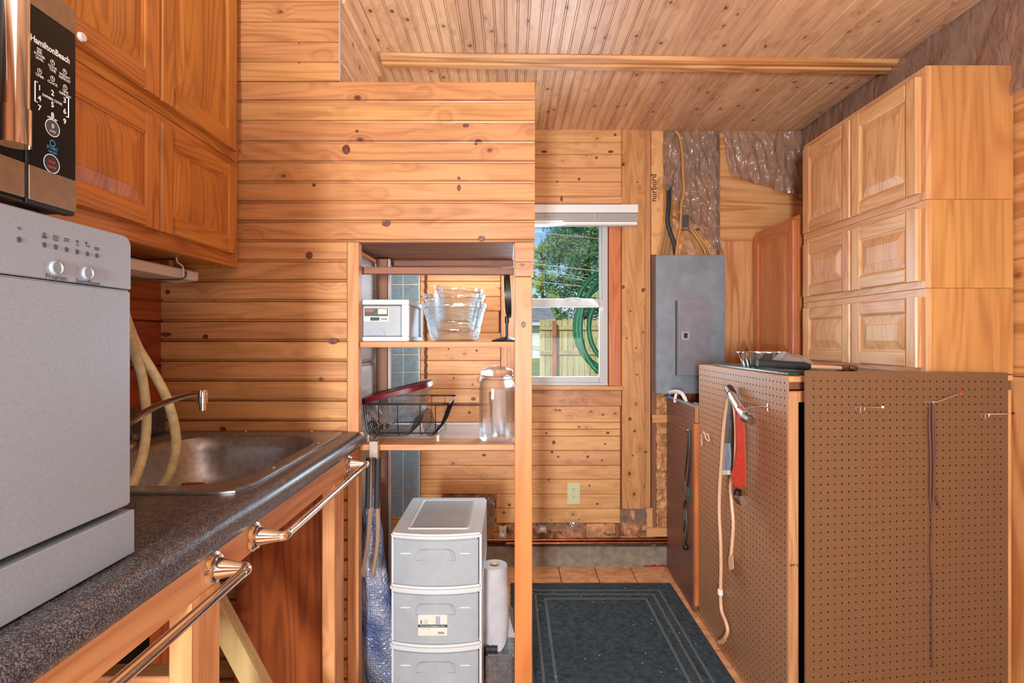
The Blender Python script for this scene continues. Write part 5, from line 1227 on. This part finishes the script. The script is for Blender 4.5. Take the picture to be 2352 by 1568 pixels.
MB().box(46.8, 48.2, 74.0, 76.4, tp_+.42, tp_+1.2).tube([(47.5, 74.1, tp_+.8), (47.5, 73.0, tp_+.8)], .38, 10).loft([[Vector((47.5+a, 76.3, tp_+.8+b)) for a, b in ((-.6, -.3), (.6, -.3), (.6, .3), (-.6, .3))], [Vector((49.6+a, 77.8, tp_+.6+b)) for a, b in ((-.5, -.1), (.5, -.1), (.5, .1), (-.5, .1))]]).build('head', M['rust'], hm, bevel=.05)
tag(MB().sph((38.6, 70.5, 2.9), 1.9, 18, (1, 1, .9)).build('yellow_ball', plain('yellow_rubber', (226, 176, 20), .4), smooth=True), 'yellow ball glimpsed in the dark gap beside the front pegboard', 'ball')
for k, (x, y, z, s_) in enumerate(((44, 78, 0.6, 12), (43, 90, .6, 20))):
    tag(MB().box(x-3, x+5, y-3, y+4, z, z+s_).build('storage_case', M['black'], bevel=.3), ('low dark case inside the pegboard box, nearest the opening', 'taller dark case deeper inside the pegboard box')[k], 'case')

# ---------------------------------------------------------------- outdoors through the window
G0 = -6.0
def gz(y):
    t = min(1, max(0, (y-131)/340)); return -6+26*t*t*(3-2*t)+max(0, y-471)*.018
lw = MB().grid(lambda u, v: (-500+u*1400, 131+v*2400, gz(131+v*2400)+1.2*noise.noise(Vector((u*9, v*12, 0)))), 60, 60)
lm = plain('lawn_grass', (120, 150, 60), .9, 0, .35, 3)
lo = lw.build('lawn', lm, loc=(0, 131, G0), normals=False); lo['kind'] = 'stuff'; lo['label'] = 'sunlit lawn behind the house'
FY = 470.0; sF = 1220/FY
fn_ = thing('wooden_fence', 'weathered board fence with two rails across the back yard', 'fence', (90, FY, 19.5))
FB = wood('fence', 'z'); ftop = CZ-(733-778)/sF; x = (1240-1172)/sF; k = 0
while x < 135:
    zt = ftop+random.uniform(-.6, .6)
    MB().prism([(x, 19.5), (x, zt-.8), (x+.8, zt), (x+3.8, zt), (x+4.55, zt-.8), (x+4.55, 19.5)], lambda p, q, t: (p, t, q), FY+1.5, FY+2.3).build('picket', FB, fn_); x += 5.0
xe_ = x
for py in (753, 810):
    z = CZ-(py-778)/sF; plank(fn_, (1240-1172)/sF, xe_, FY, FY+1.5, z-1.8, z+1.8, wood('fence', 'x'), .2, 'rail')
for xx in (118, ): plank(fn_, xx, xx+3.5, FY-2, FY+1.5, 19, ftop-2, FB, .2, 'post')
tag(XYZ((1268-1172)/sF, (1277-1172)/sF, FY-6, FY-2.5, 19, CZ-(737-778)/sF).build('red_post', plain('red_stained_post', (176, 92, 60), .6, 0, .2, 6), bevel=.2), 'red-brown post standing just in front of the fence', 'post')
hz = thing('neighbour_house', 'white sided house with a grey roof beyond the fence end', 'house', (0, 760, gz(760)))
sH = 1220/760.
nb = 0; z = gz(760)-1
while z < CZ-(742-778)/sH:
    XYZ(-120, (1242-1172)/sH, 760-.4, 764, z, z+5.6).build('siding_board', plain('white_siding', (226, 226, 218), .6) if nb == 0 else bpy.data.materials['white_siding'], hz, bevel=.3); z += 5.8; nb += 1
MB().prism([(748, CZ-(742-778)/sH-2), (748, CZ-(742-778)/sH), (900, CZ-(700-778)/sH+8), (900, CZ-(700-778)/sH+4)], lambda p, q, t: (t, p, q), -130, (1285-1172)/sH-4).build('roof', plain('grey_shingle_roof', (150, 150, 150), .8, 0, .2, 4), hz)
XYZ(-125, (1242-1172)/sH+1, 745, 750, CZ-(748-778)/sH, CZ-(741-778)/sH).build('gutter', M['plasticw'], hz, bevel=.3)

def leafmat(name, a, b):
    N = NT(name); v, r = N.coords(); t = N.noise(v, (1.2, 1.2, 1.2), 3)
    N.set(Base_Color=N.ramp(t, [(.35, lin(a)), (.65, lin(b))]), Roughness=.7)
    d = N.n('BsdfTranslucent', {'Color': N.ramp(t, [(.35, lin(a)), (.65, lin(b))])}); mx = N.n('MixShader', {0: .35, 1: N.b.outputs[0], 2: d.outputs[0]})
    N.t.links.new(mx.outputs[0], N.out.inputs[0]); return N.m
def tree(label, cx, Y, zb_, h, rad, nclump, leaves, sz, mat, seed, bark='brownwood', conifer=False, name='tree'):
    rnd = random.Random(seed); t = thing(name, label, 'tree', (cx, Y, gz(Y)-2))
    MB().tube([(cx, Y, gz(Y)-2), (cx+rad*.05, Y, zb_+h*.4), (cx, Y, zb_+h*.92)], [rad*.06+2, 1.2], 8).build('trunk', wood(bark, 'z'), t, smooth=True)
    br = MB(); fm = MB(); cl2 = []
    for k in range(nclump):
        v = rnd.random(); a = rnd.uniform(0, 2*math.pi); rr_ = rad*(1-.62*v)*math.sqrt(rnd.uniform(.15, 1)); zc = zb_+h*(v**.85)
        cl2.append((cx+rr_*math.cos(a), Y+rr_*math.sin(a)*.8, zc, rad*rnd.uniform(.13, .24)))
    for (x, y, z, r) in cl2:
        br.tube([(cx, Y, z-r*1.2), ((x+cx)/2, (y+Y)/2, z-r*.6), (x, y, z)], [1.2, .4], 5)
        for j in range(leaves):
            u = Vector((rnd.gauss(0, 1), rnd.gauss(0, 1), rnd.gauss(0, .6))).normalized()*r*rnd.uniform(.35, 1.05)
            p = Vector((x, y, z))+u; q1 = Vector((rnd.gauss(0, 1), rnd.gauss(0, 1), rnd.gauss(0, 1)+.6)).normalized()*sz*rnd.uniform(.6, 1.4)
            q2 = q1.cross(Vector((rnd.gauss(0, 1), rnd.gauss(0, 1), rnd.gauss(0, 1)))).normalized()*sz*.32
            fm.v += [p-q2, p+q1*.5-q2*.4, p+q1, p+q1*.4+q2*.9]; b0 = len(fm.v)-4; fm.f.append([b0, b0+1, b0+2, b0+3]); fm.mi.append(0)
    br.build('branches', wood(bark, 'z'), t)
    fm.build('foliage', mat, t, normals=False)['kind'] = 'stuff'
pineA = leafmat('pine_needles_blue', (84, 138, 112), (150, 190, 130)); pineB = leafmat('pine_needles_yellow', (140, 172, 90), (214, 222, 136)); aut = leafmat('autumn_leaves', (170, 120, 80), (226, 180, 130))
tree('large blue-green pine filling the upper window sash', 165, 1150, 40, 330, 125, 230, 110, 8, pineA, 11)
tree('lighter pine on the right of the upper window sash', 205, 950, 60, 210, 62, 120, 110, 6, pineB, 5)
tree('loose yellow-green pine at the left edge of the window', 62, 1050, 50, 190, 46, 42, 80, 5.5, pineB, 8)
tree('russet leaved small tree low behind the fence on the right', 185, 760, 62, 62, 44, 90, 100, 3.6, aut, 3)
tree('low green bush behind the neighbour house roof', 60, 980, 60, 45, 60, 50, 70, 4.5, leafmat('bush_leaves', (60, 110, 50), (150, 180, 90)), 2)
for k, (a, b, c_, d_) in enumerate(((1225, 533, 1400, 550), (1225, 606, 1400, 625), (1225, 622, 1320, 640), (1225, 646, 1400, 664), (1225, 618, 1320, 634))):
    Y = 620; p0, p1 = P(a, b, Y), P(c_, d_, Y); dv = p1-p0
    tag(MB().tube([p0-dv*3, p0-dv, p0, p1, p1+dv*3], .5 if k in (1, 3) else .33, 5).build('power_line', plain('pale_wire_%d' % k, (190, 190, 184), .5)),
        ('highest power line crossing the upper sash', 'bright power line across the middle of the upper sash', 'lower of the two thin close power lines', 'lowest power line, just above the meeting rail', 'upper of the two thin close power lines')[k], 'wire')
# green hose hung outside the window
gh = thing('garden_hose', 'green garden hose coiled on a hanger outside the window', 'hose', (26, 135, 56))
m = MB(); pts = []
cx_, cz_ = 26.6, 56.6
for i in range(4*28+6):
    a = math.pi*.5+2*math.pi*i/28; lp = i/28
    rx = 8.2+1.9*math.sin(lp*2.1)+.2*lp; rz = 11.0+2.1*math.sin(lp*1.7+1); pts.append((cx_+rx*math.cos(a)+.5*math.sin(lp*3), 134.5+.55*lp+.3*math.sin(a), cz_-1.2*math.sin(lp)+rz*math.sin(a)))
m.tube(pts, .62, 10); m.build('coil', M['hoseg'], gh, smooth=True)
MB().tube([P(a, b, 136) for a, b in ((1325, 760), (1331, 790), (1345, 820), (1372, 856))], [.45, .4], 10, sub=5).build('tail', M['hoseg'], gh, smooth=True)
MB().box(25.4, 27.4, 130, 137.5, 66.5, 67.8).build('hanger', M['zinc'], gh, bevel=.1)
